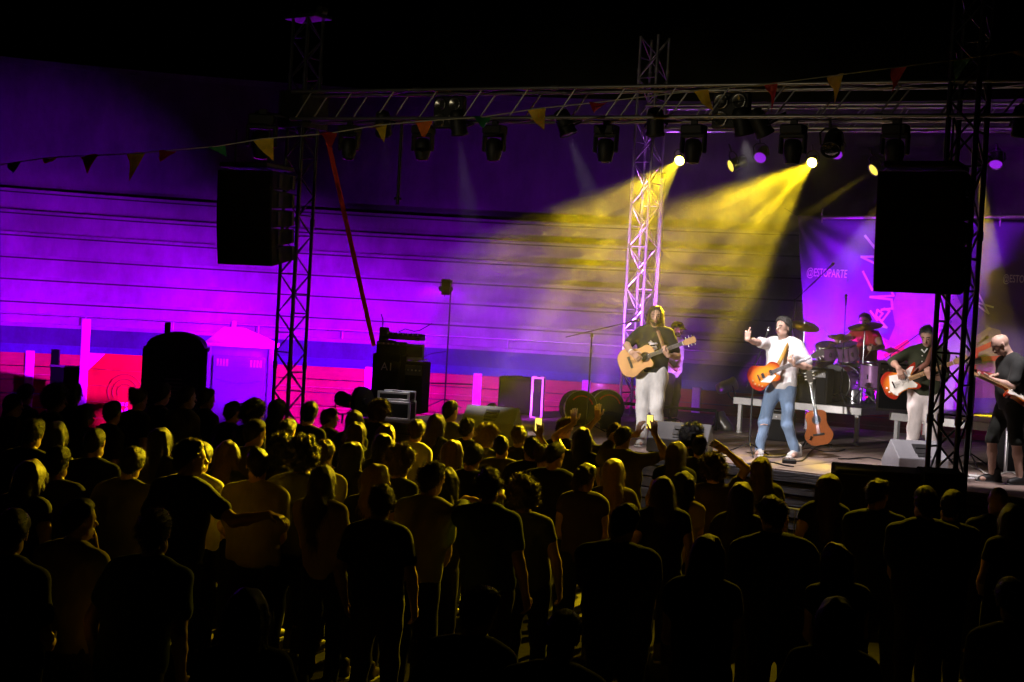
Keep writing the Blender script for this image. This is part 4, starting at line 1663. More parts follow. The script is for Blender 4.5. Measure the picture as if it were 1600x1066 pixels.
# mixer on top and laptop facing us
lp = Vector((a1.x + .02, a1.y, zt2 + .03))
lap = empty('laptop', lp, ys, 'laptop with a violet-lit lid on the rack case', 'laptop')
MB().box((0, .14, .01), (.36, .25, .02), bev=.005).build('keyboard_base', M_SOLE, lap)
MB().box((0, .02, .135), (.36, .014, .235), bev=.006).build('lid', m_toilr, lap)
MB().box((0, .009, .135), (.30, .006, .17)).build('lid_panel', mat('dark violet panel', (.06, .03, .07), .3), lap)
for k in range(3):
    MB().box((0, .02, -.012 - k * .0), (.34, .02, .012)).build('hinge', M_SOLE, lap) if k == 0 else None
mz = P(600, 533, 21.8).z
mx_ = empty('mixing_desk', (a0.x + .22, a0.y + .12, mz + .03), ys, 'small mixing desk lying on top of the amplifier stack', 'mixer')
MB().prism([(-.05, 0), (.28, 0), (.28, .10), (-.05, .05)], -.32, .28, 0, Matrix(((0, 0, 1, 0), (1, 0, 0, 0), (0, 1, 0, 0), (0, 0, 0, 1)))).build('chassis', M_BLACK, mx_)
for i in range(7):
    for j in range(2):
        MB().lathe([(.012, 0), (.010, .025)], (-.26 + i * .08, .06 + j * .12, .075 + j * .02), n=8).build('knob', M_SOLE, mx_)
MB().box((-.33, .08, .06), (.12, .14, .24), bev=.01).build('power_unit', M_BLACK, mx_)
MB().path([(-.36, .1, .15), (-.37, .1, .30), (-.40, .1, .38)], .010, 6).build('antenna', M_BLACK, mx_)
MB().path([(-.1, .1, .12), (.0, .1, .17), (.14, .12, .14), (.22, .15, .16), (.4, .2, .28)], .009, 6).build('cable', M_CABLE, mx_)

# silver-edged flight case nearer to us, and lid
fc = PZ(617, 668, STZ)
fc = P(617, 660, 20.7); fc.z = STZ + .01
cab(fc, R(-8), .42, .40, P(617, 630, 20.7).z - STZ, 'black flight case with bright silver edges in the amplifier corner', edge=m_silver, name='flight_case', cat='case', group='flight cases')
fl = Vector((fc.x - .04, fc.y + .02, P(617, 628, 20.7).z + .03))
cab(fl, R(-8), .46, .42, .10, 'silver-edged case lid lying on the flight case', edge=m_silver, name='flight_case', cat='case', group='flight cases')
# round fan by the stack
fp = P(563, 628, 20.9)
fan = empty('floor_fan', (fp.x, fp.y, STZ + .01), R(55), 'round floor fan tilted up at the stage end', 'fan')
cz = fp.z - STZ
fb_ = MB()
for rr in (.10, .16, .21):
    fb_.path([(rr * math.cos(R(q)), .02, cz + rr * math.sin(R(q))) for q in range(0, 361, 20)], .008, 5)
for q in range(0, 360, 30):
    fb_.tube((.03 * math.cos(R(q)), 0, cz + .03 * math.sin(R(q))), (.21 * math.cos(R(q)), .02, cz + .21 * math.sin(R(q))), .004, 5)
fb_.build('guard', M_STEEL, fan)
MB().lathe([(.215, -.08), (.215, .0), (.19, .0), (.19, -.07)], (0, 0, cz), (0, 1, 0), 24).build('shroud', M_BLACK, fan)
MB().lathe([(.05, -.12), (.06, -.02), (.03, .0)], (0, 0, cz), (0, 1, 0), 14).build('motor', M_BLACK, fan)
for q in range(4):
    a = R(q * 90)
    MB().box((.1 * math.cos(a), -.03, cz + .1 * math.sin(a)), (.10, .012, .07), bev=.004).build('blade', M_BLACK, fan)
MB().tube((0, -.05, .02), (0, -.05, cz - .05), .02, 8).build('stem', M_BLACK, fan)
MB().lathe([(.16, 0), (.15, .02), (.03, .04)], (0, -.05, 0), n=16).build('base', M_BLACK, fan)

# cases and coils in the middle of the stage ------------------------------
dk = stg(803, 23.2)
cab(dk, R(-10), .55, .4, P(803, 590, 23.2).z - STZ, 'dark bulky cabinet at the back of the stage, left of the framed case', m=mat('matt black cover', (.008, .007, .007), .95, spec=.02))
fr = stg(838, 22.6)
cab(fr, R(-6), .18, .25, P(838, 591, 22.6).z - STZ, 'narrow upright case with a violet-lit frame', edge=m_silver, name='flight_case', cat='case', group='flight cases')
m_fibre = mat('dark fibre drum case', (.035, .03, .034), .75, bump=.2, spec=.2)
for px, d, rr, lab in ((903, 21.6, .26, 'round dark drum case standing on edge, nearer the framed case'), (945, 21.9, .27, 'round dark drum case standing on edge, nearer the bright tower')):
    p = stg(px, d)
    e = empty('drum_case', p, R(20), lab, 'case', 'round drum cases')
    MB().lathe([(.02, -.13), (rr, -.13), (rr, .13), (.02, .13)], (0, 0, rr), (0, 1, 0), 28, smooth=False).build('shell', m_fibre, e)
    MB().path([((rr + .004) * math.cos(R(q)), -.10, rr + (rr + .004) * math.sin(R(q))) for q in range(0, 361, 15)], .012, 6).build('rim', m_silver, e)
    MB().path([((rr - .07) * math.cos(R(q)), -.135, rr + (rr - .07) * math.sin(R(q))) for q in range(20, 150, 12)], .012, 6).build('strap', m_strap, e)
# low rail behind
p0, p1 = stg(930, 22.2), stg(1120, 22.0)
tag(MB().tube(p0 + Vector((0, 0, .34)), p1 + Vector((0, 0, .30)), .025, 8).tube(p0, p0 + Vector((0, 0, .34)), .025, 8).tube(p1, p1 + Vector((0, 0, .3)), .025, 8).build('low_rail', M_BLACK), 'low dark rail across the stage behind the acoustic guitarist', 'rail')
sb_ = stg(955, 21.0)
tag(cab(sb_, R(-5), .30, .25, .24, 'small stage box on the floor below the drum cases'), None)


# microphone stands --------------------------------------------------------
def mic_stand(base, h, boom_a, boom_b, label, mic=True, grp='microphone stands', thick=.012):
    base, A, B = Vector(base), Vector(boom_a), Vector(boom_b)
    e = empty('microphone_stand', base, 0, label, 'microphone stand', grp)
    MB().tube((0, 0, .12), (0, 0, h), thick, 8).build('pole', M_BLACK, e)
    for k in range(3):
        a = R(30 + 120 * k)
        MB().tube((0, 0, .16), (.32 * math.cos(a), .32 * math.sin(a), .012), .009, 6).build('leg', M_BLACK, e)
    MB().lathe([(.022, 0), (.022, .05)], (0, 0, h - .03), n=10).build('clutch', M_BLACK, e)
    MB().tube(A - base, B - base, .008, 6).build('boom', M_BLACK, e)
    if mic:
        d = (B - A).normalized()
        m_ = MB().lathe([(.012, -.02), (.016, .08), (.020, .10)], B - base, d, 10)
        mo = m_.build('microphone', M_BLACK, e)
        MB().lathe([(.020, .10), (.027, .125), (.022, .15), (.004, .158)], B - base, d, 12).build('mesh_head', M_STEEL, mo)
    return e


b_ = stg(918, 20.2)
top = P(926, 524, 20.2)
mic_stand(b_, top.z - STZ, P(884, 527, 20.4), P(986, 503, 19.7), 'boom microphone stand reaching towards the acoustic guitarist')
b_ = PZ(1170, 712, STZ + .004)
top = P(1178, 575, b_.y)
mic_stand(b_, top.z - STZ, P(1166, 606, b_.y + .05), P(1196, 528, b_.y + .15), 'black microphone stand right before the singer')
b_ = stg(694, 23.6)
top = P(697, 440, 23.6)
e = mic_stand(b_, top.z - STZ, top + Vector((-.01, 0, -.25)), top + Vector((.0, .01, -.05)), 'tall thin stand with a small box on top, mid stage', mic=False)
MB().box((top.x - b_.x, 0, top.z - STZ - .1), (.14, .1, .26), bev=.01).build('box', M_BLACK, e)
MB().path([(0, 0, .95), (-.25, .02, .9), (-.6, .1, .75), (-.62, .1, .3)], .006, 5).build('cable', M_CABLE, e)
MB().tube((-.55, 0, .40), (.45, .05, .42), .012, 6).build('cross_bar', M_BLACK, e)
b_ = stg(1520, 18.3)
top = P(1522, 580, 18.3)
e = mic_stand(b_, top.z - STZ, P(1505, 640, 18.3), P(1517, 570, 18.2), 'microphone stand with pale windshield before the bald guitarist', mic=False)
mw = P(1519, 566, 18.2) - b_
MB().lathe([(.025, 0), (.04, .02), (.04, .10), (.02, .12)], mw, (1, -.1, .25), 12).build('windshield', M_WHITE, e)

# drum kit ------------------------------------------------------------------
K = P(1300, 630, 21.9)
K.z = ZR + .006
kit = empty('drum_kit', K, -R(37.5), 'drum kit with cymbals on the riser in front of the banner', 'drum kit')
m_shell = mat('glitter drum shell', (.22, .10, .24), .25, .3, var=.4, scale=80, coat=.6)
m_skin = mat('drum head film', (.62, .58, .60), .35)
m_cym = mat('bronze cymbal', (.55, .36, .12), .28, .95, var=.15, scale=30)


def drum(c, ax, r, L, nm):
    o = MB().lathe([(r, 0), (r, L)], c, ax, 28, caps=False).build(nm, m_shell, kit)
    MB().lathe([(.005, L + .004), (r * .97, L + .002)], c, ax, 28, caps=False).build('head', m_skin, o)
    MB().lathe([(r * .97, -.002), (.005, -.004)], c, ax, 28, caps=False).build('head', m_skin, o)
    for hh in (-.008, L - .012):
        MB().lathe([(r + .002, hh), (r + .012, hh), (r + .012, hh + .022), (r + .002, hh + .022)], c, ax, 28).build('hoop', M_STEEL, o)
    axv = Vector(ax).normalized()
    s = axv.orthogonal().normalized()
    t = axv.cross(s)
    lug = MB().box((0, 0, 0), (.022, .022, .07), bev=.004).mesh('lug', M_STEEL)
    for k in range(8):
        a = 2 * math.pi * k / 8
        p = Vector(c) + axv * L / 2 + (s * math.cos(a) + t * math.sin(a)) * (r + .012)
        inst('lug', lug, o, M=frame(p, s, t, axv))
    return o


drum((0, -.02, .285), (0, 1, 0), .28, .42, 'bass_drum')
drum((-.20, .12, .66), (.1, -.35, 1), .15, .22, 'tom')
drum((.18, .12, .66), (-.1, -.35, 1), .16, .24, 'tom')
drum((.42, .42, .52), (0, -.05, 1), .18, .14, 'snare')
drum((-.48, .50, .22), (0, 0, 1), .21, .38, 'floor_tom')
drum((.62, .05, .26), (0, -.05, 1), .20, .36, 'floor_tom')


def cymbal(c, r, tilt, nm='cymbal'):
    ax = Vector(tilt).normalized()
    o = MB().lathe([(.02, .028), (.05, .018), (.06, .004), (r * .6, -.006), (r, -.020), (r, -.022), (r * .6, -.009), (.05, .002)], c, ax, 32).build(nm, m_cym, kit)
    b = MB().tube((c[0], c[1], .03), (c[0], c[1], c[2] + .04), .012, 8)
    b.tube((c[0], c[1], c[2] * .7), (c[0] + .02, c[1] + .02, c[2] * .7 + .06), .02, 8)
    b.build('cymbal_stand', M_STEEL, kit)
    for k in range(3):
        a = R(120 * k + 20)
        MB().tube((c[0], c[1], .22), (c[0] + .26 * math.cos(a), c[1] + .26 * math.sin(a), .01), .009, 6).build('stand_leg', M_STEEL, kit)
    return o


cymbal((-.56, .05, 1.16), .24, (.32, -.25, 1))
cymbal((.42, .10, 1.20), .27, (-.05, -.28, 1))
cymbal((.72, .42, .86), .17, (0, 0, 1), 'hi_hat')
cymbal((.72, .42, .82), .17, (0, 0, -1), 'hi_hat')
cymbal((-.10, .38, 1.02), .20, (.1, -.2, 1))
MB().tube((.0, 1.0, .02), (.0, 1.0, .46), .03, 8).lathe([(.16, .44), (.17, .47), (.16, .52), (.05, .53)], (0, 1.0, 0), n=18).build('stool', M_BLACK, kit)
for (bx_, by_, ta, tb, lab) in ((-.9, .35, (-.9, .35, 1.55), (-.35, .3, 2.05), 'overhead microphone stand behind the slanted cymbal'),
                                (.25, -.25, (.25, -.25, .5), (.22, -.2, 1.5), 'yellow-lit microphone pole standing in the drum kit'),
                                (1.1, .0, (.8, -.02, .70), (1.35, .02, 1.15), 'boom stand between drums and bassist')):
    M_ = kit.matrix_world if False else (Matrix.Translation(K) @ Matrix.Rotation(-R(37.5), 4, 'Z'))
    mic_stand(M_ @ Vector((bx_, by_, 0)), ta[2], M_ @ Vector(ta), M_ @ Vector(tb), lab)

# amplifiers behind the band
aA = P(1262, 622, 21.3); aA.z = ZR + .005
cab(aA, R(-30), .58, .3, P(1262, 575, 21.3).z - ZR, 'black guitar amplifier on the drum riser behind the singer', knobs=8)
aB = P(1398, 628, 20.4); aB.z = ZR + .005
cab(aB, R(-20), .50, .32, P(1398, 567, 20.4).z - ZR, 'square bass amplifier left of the bassist', knobs=6, edge=mat('grey trim', (.25, .24, .24), .5))
aC = P(1212, 680, 20.6); aC.z = STZ + .006
cab(aC, R(-20), .46, .3, .42, 'small combo amplifier on the floor under the riser', text=('COMBO', .001, .2) if False else None, knobs=5)
aD = P(1590, 690, 17.6); aD.z = STZ + .006
cab(aD, R(10), .3, .3, .62, 'rack case behind the bald guitarist', edge=m_silver, name='flight_case', cat='case', group='flight cases')

# pedals and floor cables
def pedal(px, py, w, m, lab):
    p = PZ(px, py, STZ + .004)
    e = empty('effects_pedal', p, R(-10), lab, 'pedal', 'effects pedals')
    MB().box((0, 0, .025), (w, .12, .05), bev=.01).build('case', m, e)
    MB().lathe([(.012, 0), (.012, .02)], (0, -.02, .05), n=8).build('foot_switch', M_STEEL, e)
    for s in (-1, 1):
        MB().lathe([(.01, 0), (.009, .015)], (s * w * .25, .035, .05), n=8).build('knob', M_SOLE, e)


pedal(1233, 724, .17, M_BLACK, 'dark effects pedal by the foot of the singer')
pedal(1537, 750, .34, M_WHITE, 'white effects pedal at the feet of the bald guitarist')
pedal(1512, 752, .16, M_STEEL, 'metal effects pedal left of the white one')
rc2 = random.Random(9)
for k, (xa, ya, xb, yb, lab) in enumerate(((1190, 712, 1320, 700, 'black cable lying from the singer to the drum riser'), (1100, 716, 1190, 722, 'black cable near the middle monitor'), (1310, 712, 1500, 745, 'black cable running to the bald guitarist'), (1500, 730, 1590, 745, 'pale cable coiled near the white pedal'), (1060, 722, 1240, 728, 'black cable along the stage edge below the singer'), (1230, 726, 1300, 690, 'black cable from the dark pedal to the nylon guitar'), (1120, 700, 1160, 720, 'short black cable left of the microphone stand'))):
    pts = []
    for i in range(13):
        t = i / 12
        pts.append(PZ(xa + (xb - xa) * t, ya + (yb - ya) * t + 5 * math.sin(t * 9 + k) + rc2.uniform(-1, 1), STZ + .014))
    tag(MB().path(pts, .009, 6).build('floor_cable', M_SOLE if k == 3 else M_CABLE), lab, 'cable', 'cables on the stage floor')

# ================================================================ BANNER
T0 = P(1246, 337, 24.4)
BDIR = Vector((math.cos(R(33)), -math.sin(R(33)), 0))
BN = Vector((-math.sin(R(33)), -math.cos(R(33)), 0))     # towards the audience
BW, BH = 5.4, T0.z - (STZ + .35)


def to_st(px, py):
    r = ray(px, py)
    t = (T0 - CAM).dot(BN) / r.dot(BN)
    p = CAM + r * t - T0
    return p.dot(BDIR), -p.z


def cloth_pt(s, t, off=0.0):
    rr = math.hypot(s, t) + .05
    ang = math.atan2(t, s + .05)
    fold = .055 * math.sin(ang * 15 + .5) * math.exp(-rr * .75) * min(1, rr * 2.2)
    fold += .022 * math.sin(s * 5.2 + .8 * math.sin(t * 1.4)) * min(1, t * .8) + .012 * math.sin(s * 11 + t * 2.1)
    sag = .05 * math.sin(math.pi * min(1, max(0, s / BW))) * math.exp(-t * 2)
    p = T0 + BDIR * s - Vector((0, 0, t + sag)) + BN * (fold + off)
    return p


ban = empty('banner', T0 - Vector((0, 0, BH)), 0, 'dark violet printed banner with folds hanging behind the drums', 'banner')
o0 = T0 - Vector((0, 0, BH))
m_ban = mat('violet printed banner cloth', (.15, .08, .30), .8, var=.12, scale=3, bump=.15, bscale=60)
nS, nT = 90, 44
vs_, fs = [], []
for j in range(nT + 1):
    t = BH * j / nT
    sl_ = .36 * (t / BH) ** .8
    for i in range(nS + 1):
        s = sl_ + (BW - sl_) * (i / nS) ** 1.25
        vs_.append(cloth_pt(s, t) - o0)
for j in range(nT):
    for i in range(nS):
        a = j * (nS + 1) + i
        fs.append((a, a + nS + 1, a + nS + 2, a + 1))
bm_ = MB().add(vs_, fs, 0, True)
bo = bm_.build('cloth', m_ban, ban)
sm_ = bo.modifiers.new('thick', 'SOLIDIFY')
sm_.thickness = .004
sm_.offset = 0


def print_piece(name, tris2d, m, off=.008, sub=2):
    """tris2d: triangles in banner metres (s, t)."""
    T = [tuple(map(tuple, t)) for t in tris2d]
    for _ in range(sub):
        N = []
        for a, b, c in T:
            ab = ((a[0] + b[0]) / 2, (a[1] + b[1]) / 2)
            bc = ((c[0] + b[0]) / 2, (c[1] + b[1]) / 2)
            ca = ((a[0] + c[0]) / 2, (a[1] + c[1]) / 2)
            N += [(a, ab, ca), (ab, b, bc), (ca, bc, c), (ab, bc, ca)]
        T = N
    b = MB()
    vs_ = [cloth_pt(p[0], p[1], off) - o0 for t in T for p in t]
    fs_ = []
    for i in range(len(T)):
        a, bb2, c = vs_[3 * i], vs_[3 * i + 1], vs_[3 * i + 2]
        fs_.append((3 * i, 3 * i + 1, 3 * i + 2) if (bb2 - a).cross(c - a).dot(BN) > 0 else (3 * i, 3 * i + 2, 3 * i + 1))
    b.add(vs_, fs_, 0, True)
    return b.build(name, m, ban)


def poly_px(pts):
    from mathutils.geometry import tessellate_polygon
    q = [to_st(*p) for p in pts]
    v = [Vector((a, b, 0)) for a, b in q]
    return [tuple((q[i] for i in t)) for t in tessellate_polygon([v])]


def stroke_px(pts, w):
    q = [Vector((*to_st(*p), 0)) for p in pts]
    T = []
    for a, b in zip(q[:-1], q[1:]):
        d = (b - a).normalized()
        n = Vector((-d.y, d.x, 0)) * (w / 2)
        a2, b2 = a - d * w * .3, b + d * w * .3
        c = [(p.x, p.y) for p in (a2 + n, b2 + n, b2 - n, a2 - n)]
        T += [(c[0], c[1], c[2]), (c[0], c[2], c[3])]
    return T


m_pw = mat('white banner print', (.75, .70, .74), .7, var=.08)
m_pp = mat('pale pink banner print', (.46, .36, .46), .7, var=.18, scale=3)
m_pr = mat('red banner print', (.75, .05, .04), .7, var=.1)
m_pt = mat('tan banner print', (.42, .26, .22), .7, var=.15, scale=4)
print_piece('pale_figure', poly_px([(1404, 448), (1393, 478), (1398, 508), (1389, 532), (1372, 522), (1354, 532), (1350, 580), (1364, 640), (1386, 640), (1500, 640), (1512, 560), (1508, 490), (1490, 448)]), m_pp, .006, 3)
print_piece('tan_figure', poly_px([(1520, 528), (1545, 511), (1563, 516), (1571, 545), (1570, 585), (1556, 622), (1516, 622), (1512, 560)]), m_pt, .006, 2)
for w_, pts in ((.045, [(1352, 367), (1378, 400), (1377, 384)]), (.04, [(1378, 400), (1347, 401), (1380, 417)]), (.04, [(1349, 424), (1363, 453), (1390, 445)]),
                (.04, [(1392, 452), (1396, 462), (1360, 464), (1393, 468), (1394, 482), (1378, 484)]), (.035, [(1353, 496), (1364, 509)]),
                (.035, [(1361, 486), (1372, 500), (1380, 490), (1372, 484), (1370, 494), (1379, 502), (1390, 486), (1382, 482)]), (.035, [(1368, 506), (1386, 512), (1376, 500)]),
                (.03, [(1525, 452), (1545, 490), (1518, 470), (1552, 480)])):
    print_piece('white_stroke', stroke_px(pts, w_), m_pw, .010, 1)
for w_, pts in ((.09, [(1402, 548), (1356, 622)]), (.075, [(1384, 556), (1418, 534)]), (.075, [(1402, 578), (1398, 556), (1410, 546), (1420, 560), (1418, 578)]), (.07, [(1370, 585), (1388, 590)]),
                (.08, [(1526, 548), (1562, 532)]), (.08, [(1520, 562), (1560, 560)]), (.08, [(1522, 580), (1558, 590)]), (.08, [(1526, 546), (1518, 592)])):
    print_piece('red_stroke', stroke_px(pts, w_), m_pr, .012, 1)
for (xa, ya, xb) in ((1261, 431, 1323), (1567, 440, 1630)):
    s0_, t0_ = to_st(xa, ya)
    s1_, t1_ = to_st(xb, ya + (xb - xa) * .05)
    v, f = text_mesh('@ESTOPARTE', 1.0, .012)
    wmx = max(q[0] for q in v)
    T = []
    k_ = (s1_ - s0_) / wmx
    for p in f:
        for i in range(1, len(p) - 1):
            T.append(tuple((s0_ + v[j][0] * k_, t0_ + (t1_ - t0_) * v[j][0] / wmx - v[j][1] * k_ * 1.75) for j in (p[0], p[i], p[i + 1])))
    print_piece('handle_lettering', T, m_pw, .012, 1)
# crossbar carrying the banner
pa_, pb_ = P(1285, 340, 24.1), P(1680, 348, 21.2)
pb_.z = pa_.z
cb = MB().tube(pa_, pb_, .035, 10)
tag(cb.build('banner_pole', M_ALU), 'horizontal pole carrying the violet banner', 'pole')
for s in (.45, 1.9, 3.4):
    q = cloth_pt(s, .0) - o0
    MB().path([q + Vector((0, 0, .12)), q + BN * .03 + Vector((0, 0, .05)), q, q - Vector((0, 0, .1))], .014, 6).build('tie', m_pw, ban)
c0 = P(1225, 325, 24.4)
MB().tube(c0 - o0, T0 - o0, .006, 5).build('guy_line', M_CABLE, ban)
for (xa, d_) in ((1286, 24.3),):
    q = P(xa, 342, d_)
    tag(MB().tube((q.x, q.y, STZ + .01), q, .03, 8).lathe([(.14, 0), (.14, .015)], (q.x, q.y, STZ + .002), n=14).build('pole', M_BLACK), 'dark upright behind the banner holding the horizontal pole', 'pole')
# ================================================================ GUITARS
def catmull(pts, n=6):
    out = []
    N = len(pts)
    for i in range(N):
        p0, p1, p2, p3 = [Vector((*pts[(i + k) % N], 0)) for k in (-1, 0, 1, 2)]
        for j in range(n):
            t = j / n
            q = .5 * ((2 * p1) + (p2 - p0) * t + (2 * p0 - 5 * p1 + 4 * p2 - p3) * t * t + (3 * p1 - p0 - 3 * p2 + p3) * t ** 3)
            out.append((q.x, q.y))
    return out


ACOU = [(-.275, 0), (-.255, .12), (-.15, .188), (-.03, .145), (.04, .128), (.13, .140), (.185, .10), (.20, 0), (.185, -.10), (.13, -.140), (.04, -.128), (-.03, -.145), (-.15, -.188), (-.255, -.12)]
ACUT = [(-.275, 0), (-.255, .12), (-.15, .188), (-.03, .145), (.04, .128), (.13, .140), (.185, .10), (.20, .02), (.13, -.030), (.14, -.10), (.11, -.140), (.04, -.128), (-.03, -.145), (-.15, -.188), (-.255, -.12)]
LPAUL = [(-.22, 0), (-.205, .10), (-.12, .165), (-.01, .125), (.05, .112), (.12, .128), (.185, .09), (.20, .02), (.13, -.035), (.165, -.085), (.13, -.128), (.05, -.112), (-.01, -.125), (-.12, -.165), (-.205, -.10)]
STRAT = [(-.21, 0), (-.20, .10), (-.11, .16), (.0, .112), (.08, .105), (.17, .145), (.22, .150), (.19, .08), (.13, .03), (.12, -.03), (.17, -.08), (.185, -.125), (.13, -.135), (.05, -.105), (-.04, -.115), (-.13, -.16), (-.20, -.09)]

m_spruce = mat('honey spruce top', (.66, .36, .14), .3, var=.10, scale=8, coat=.4, stretch=(1, 14, 1))
m_cedar = mat('orange cedar top', (.50, .14, .035), .28, var=.12, scale=8, coat=.5, stretch=(1, 14, 1))
m_mahog = mat('dark mahogany sides', (.12, .045, .02), .35, var=.2, scale=12, coat=.3, stretch=(1, 10, 1))
m_ebony = mat('ebony fingerboard', (.03, .024, .02), .4, var=.2)
m_rose = mat('pale rosewood board', (.16, .14, .13), .5, var=.15)
m_maple = mat('maple neck', (.50, .29, .12), .35, var=.1, coat=.3)
m_white = mat('cream plastic', (.78, .74, .66), .35)


def sunburst():
    m = bpy.data.materials.new('orange sunburst lacquer')
    m.use_nodes = True
    nt = m.node_tree
    b = nt.nodes['Principled BSDF']
    b.inputs['Roughness'].default_value = .2
    b.inputs['Coat Weight'].default_value = .6
    tc = nt.nodes.new('ShaderNodeTexCoord')
    mp = nt.nodes.new('ShaderNodeMapping')
    mp.inputs['Scale'].default_value = (4.6, 6.4, 0)
    gr = nt.nodes.new('ShaderNodeTexGradient')
    gr.gradient_type = 'SPHERICAL'
    cr = nt.nodes.new('ShaderNodeValToRGB')
    cr.color_ramp.elements[0].position = .02
    cr.color_ramp.elements[0].color = (.30, .02, .008, 1)
    cr.color_ramp.elements[1].position = .5
    cr.color_ramp.elements[1].color = (.85, .30, .025, 1)
    nt.links.new(tc.outputs['Object'], mp.inputs[0])
    nt.links.new(mp.outputs[0], gr.inputs[0])
    nt.links.new(gr.outputs[0], cr.inputs[0])
    nt.links.new(cr.outputs[0], b.inputs['Base Color'])
    return m


m_burst = sunburst()


def guitar(M, kind, label):
    e = empty('guitar', label=label, cat='guitar', group='guitars', mat=M)
    ac = kind in ('acoustic', 'nylon')
    out = catmull({'acoustic': ACUT, 'nylon': ACOU, 'lespaul': LPAUL, 'strat': STRAT}[kind])
    out = out if sum(a[0] * b[1] - b[0] * a[1] for a, b in zip(out, out[1:] + out[:1])) > 0 else out[::-1]
    D = .10 if ac else .045
    top = {'acoustic': m_spruce, 'nylon': m_cedar, 'lespaul': m_burst, 'strat': m_burst}[kind]
    bd = MB().prism(out, -D, -.002).build('body', m_mahog if ac else m_burst, e)
    MB().prism([(x * .992, y * .99) for x, y in out], -.002, .004).build('top', top, bd)
    nl0, nl1 = (.10 if ac else .09), (.56 if ac else .60)
    MB().box(((.18 + nl1) / 2, 0, -.012), (nl1 - .18, .046, .026), bev=.008).build('neck', m_maple if kind == 'strat' else m_mahog, e)
    MB().box(((nl0 + nl1) / 2, 0, .010), (nl1 - nl0, .050, .010), bev=.002).build('fingerboard', m_rose if kind in ('acoustic', 'lespaul') else (m_maple if kind == 'strat' else m_ebony), e)
    for k in range(12):
        xx = nl1 - (nl1 - nl0) * (1 - 2 ** (-(k + 1) / 12)) * 1.5
        if xx > nl0:
            MB().box((xx, 0, .0155), (.0025, .048, .002)).build('fret', M_STEEL, e)
    MB().box((nl1 + .003, 0, .014), (.007, .05, .012)).build('nut', m_white, e)
    hw = .038 if kind != 'strat' else .035
    hd = MB().prism([(nl1, -.025), (nl1 + .05, -hw), (nl1 + .165, -hw * 1.05), (nl1 + .175, 0), (nl1 + .165, hw * 1.05), (nl1 + .05, hw), (nl1, .025)], -.02, -.004)
    ho = hd.build('headstock', m_maple if kind in ('strat', 'acoustic') else m_ebony, e)
    for k in range(3):
        for s in (-1, 1):
            MB().tube((nl1 + .06 + .042 * k, s * hw * .9, -.012), (nl1 + .06 + .042 * k, s * (hw + .028), -.012), .008, 6).build('tuner', M_STEEL if kind != 'nylon' else m_white, ho)
    if ac:
        MB().lathe([(.05, .0045), (.002, .0048)], (.07, 0, 0), n=24, caps=False).build('sound_hole', M_BLACK, e)
        MB().lathe([(.052, .0045), (.052, .006), (.064, .006), (.064, .0045)], (.07, 0, 0), n=24).build('rosette', m_mahog, e)
        MB().box((-.13, 0, .010), (.03, .15, .012), bev=.003).build('bridge', m_ebony, e)
    else:
        pk = [(.02, -.02), (.10, -.03), (.12, -.06), (.02, -.115), (-.09, -.06)] if kind == 'lespaul' else [(.12, .04), (.19, .115), (.16, .125), (.05, .092), (-.02, .095), (-.10, .11), (-.12, .04), (-.15, -.05), (-.11, -.12), (-.03, -.10), (.05, -.09), (.13, -.115), (.155, -.09), (.12, -.03)]
        pk = pk if sum(a[0] * b[1] - b[0] * a[1] for a, b in zip(pk, pk[1:] + pk[:1])) > 0 else pk[::-1]
        MB().prism(pk, .006, .010).build('pickguard', m_white, e)
        for xx in ((.075, -.03) if kind == 'lespaul' else (.07, .0, -.07)):
            MB().box((xx, 0, .014), (.036 if kind == 'lespaul' else .02, .072, .014), bev=.004).build('pickup', M_STEEL if kind == 'lespaul' else m_white, e)
        MB().box((-.09, 0, .014), (.018, .08, .016), bev=.004).build('bridge', M_STEEL, e)
        for q in ((-.12, -.09), (-.16, -.06), (-.09, -.12), (-.17, -.01)):
            MB().lathe([(.012, 0), (.010, .016)], (q[0], q[1], .005), n=10).build('knob', m_white if kind == 'strat' else m_maple, e)
    for k in range(6):
        yy = -.018 + .0072 * k
        MB().tube((-.13 if ac else -.09, yy, .021), (nl1, yy * .8, .019), .0012, 4).build('string', M_STEEL, e)
    return e


def gmat(body, head, normal=(0, -1, .12), scale=1.0):
    X = (Vector(head) - Vector(body)).normalized()
    N = Vector(normal)
    N = (N - X * X.dot(N)).normalized()
    Y = N.cross(X)
    m = frame(body, X, Y, N)
    return m @ Matrix.Scale(scale, 4)


def stand(fx, fy, tx, ty):
    """Foot pixel, head-top pixel -> location on the stage and body height."""
    p = PZ(fx, fy, STZ)
    t = P(tx, ty, p.y)
    return p, t.z - STZ


def face_yaw(fx, fy):
    return math.atan2(-fx, fy)


def strap(pts, w, m, parent, Mi):
    """flat band through world points, bent round the torso."""
    q = [Mi @ Vector(p) for p in pts]
    vs_, fs = [], []
    for i, p in enumerate(q):
        d = (q[min(i + 1, len(q) - 1)] - q[max(i - 1, 0)]).normalized()
        nrm = Vector((p.x, p.y, 0))
        nrm = (Vector((0, 1, 0)) if nrm.length < .01 else nrm).normalized()
        s = d.cross(nrm).normalized() * w / 2
        vs_ += [p - s, p + s, p + s + nrm * .004, p - s + nrm * .004]
    for i in range(len(q) - 1):
        for k in range(4):
            fs.append((i * 4 + k, i * 4 + (k + 1) % 4, i * 4 + 4 + (k + 1) % 4, i * 4 + 4 + k))
    return MB().add(vs_, fs, 0, True).build('guitar_strap', m, parent)


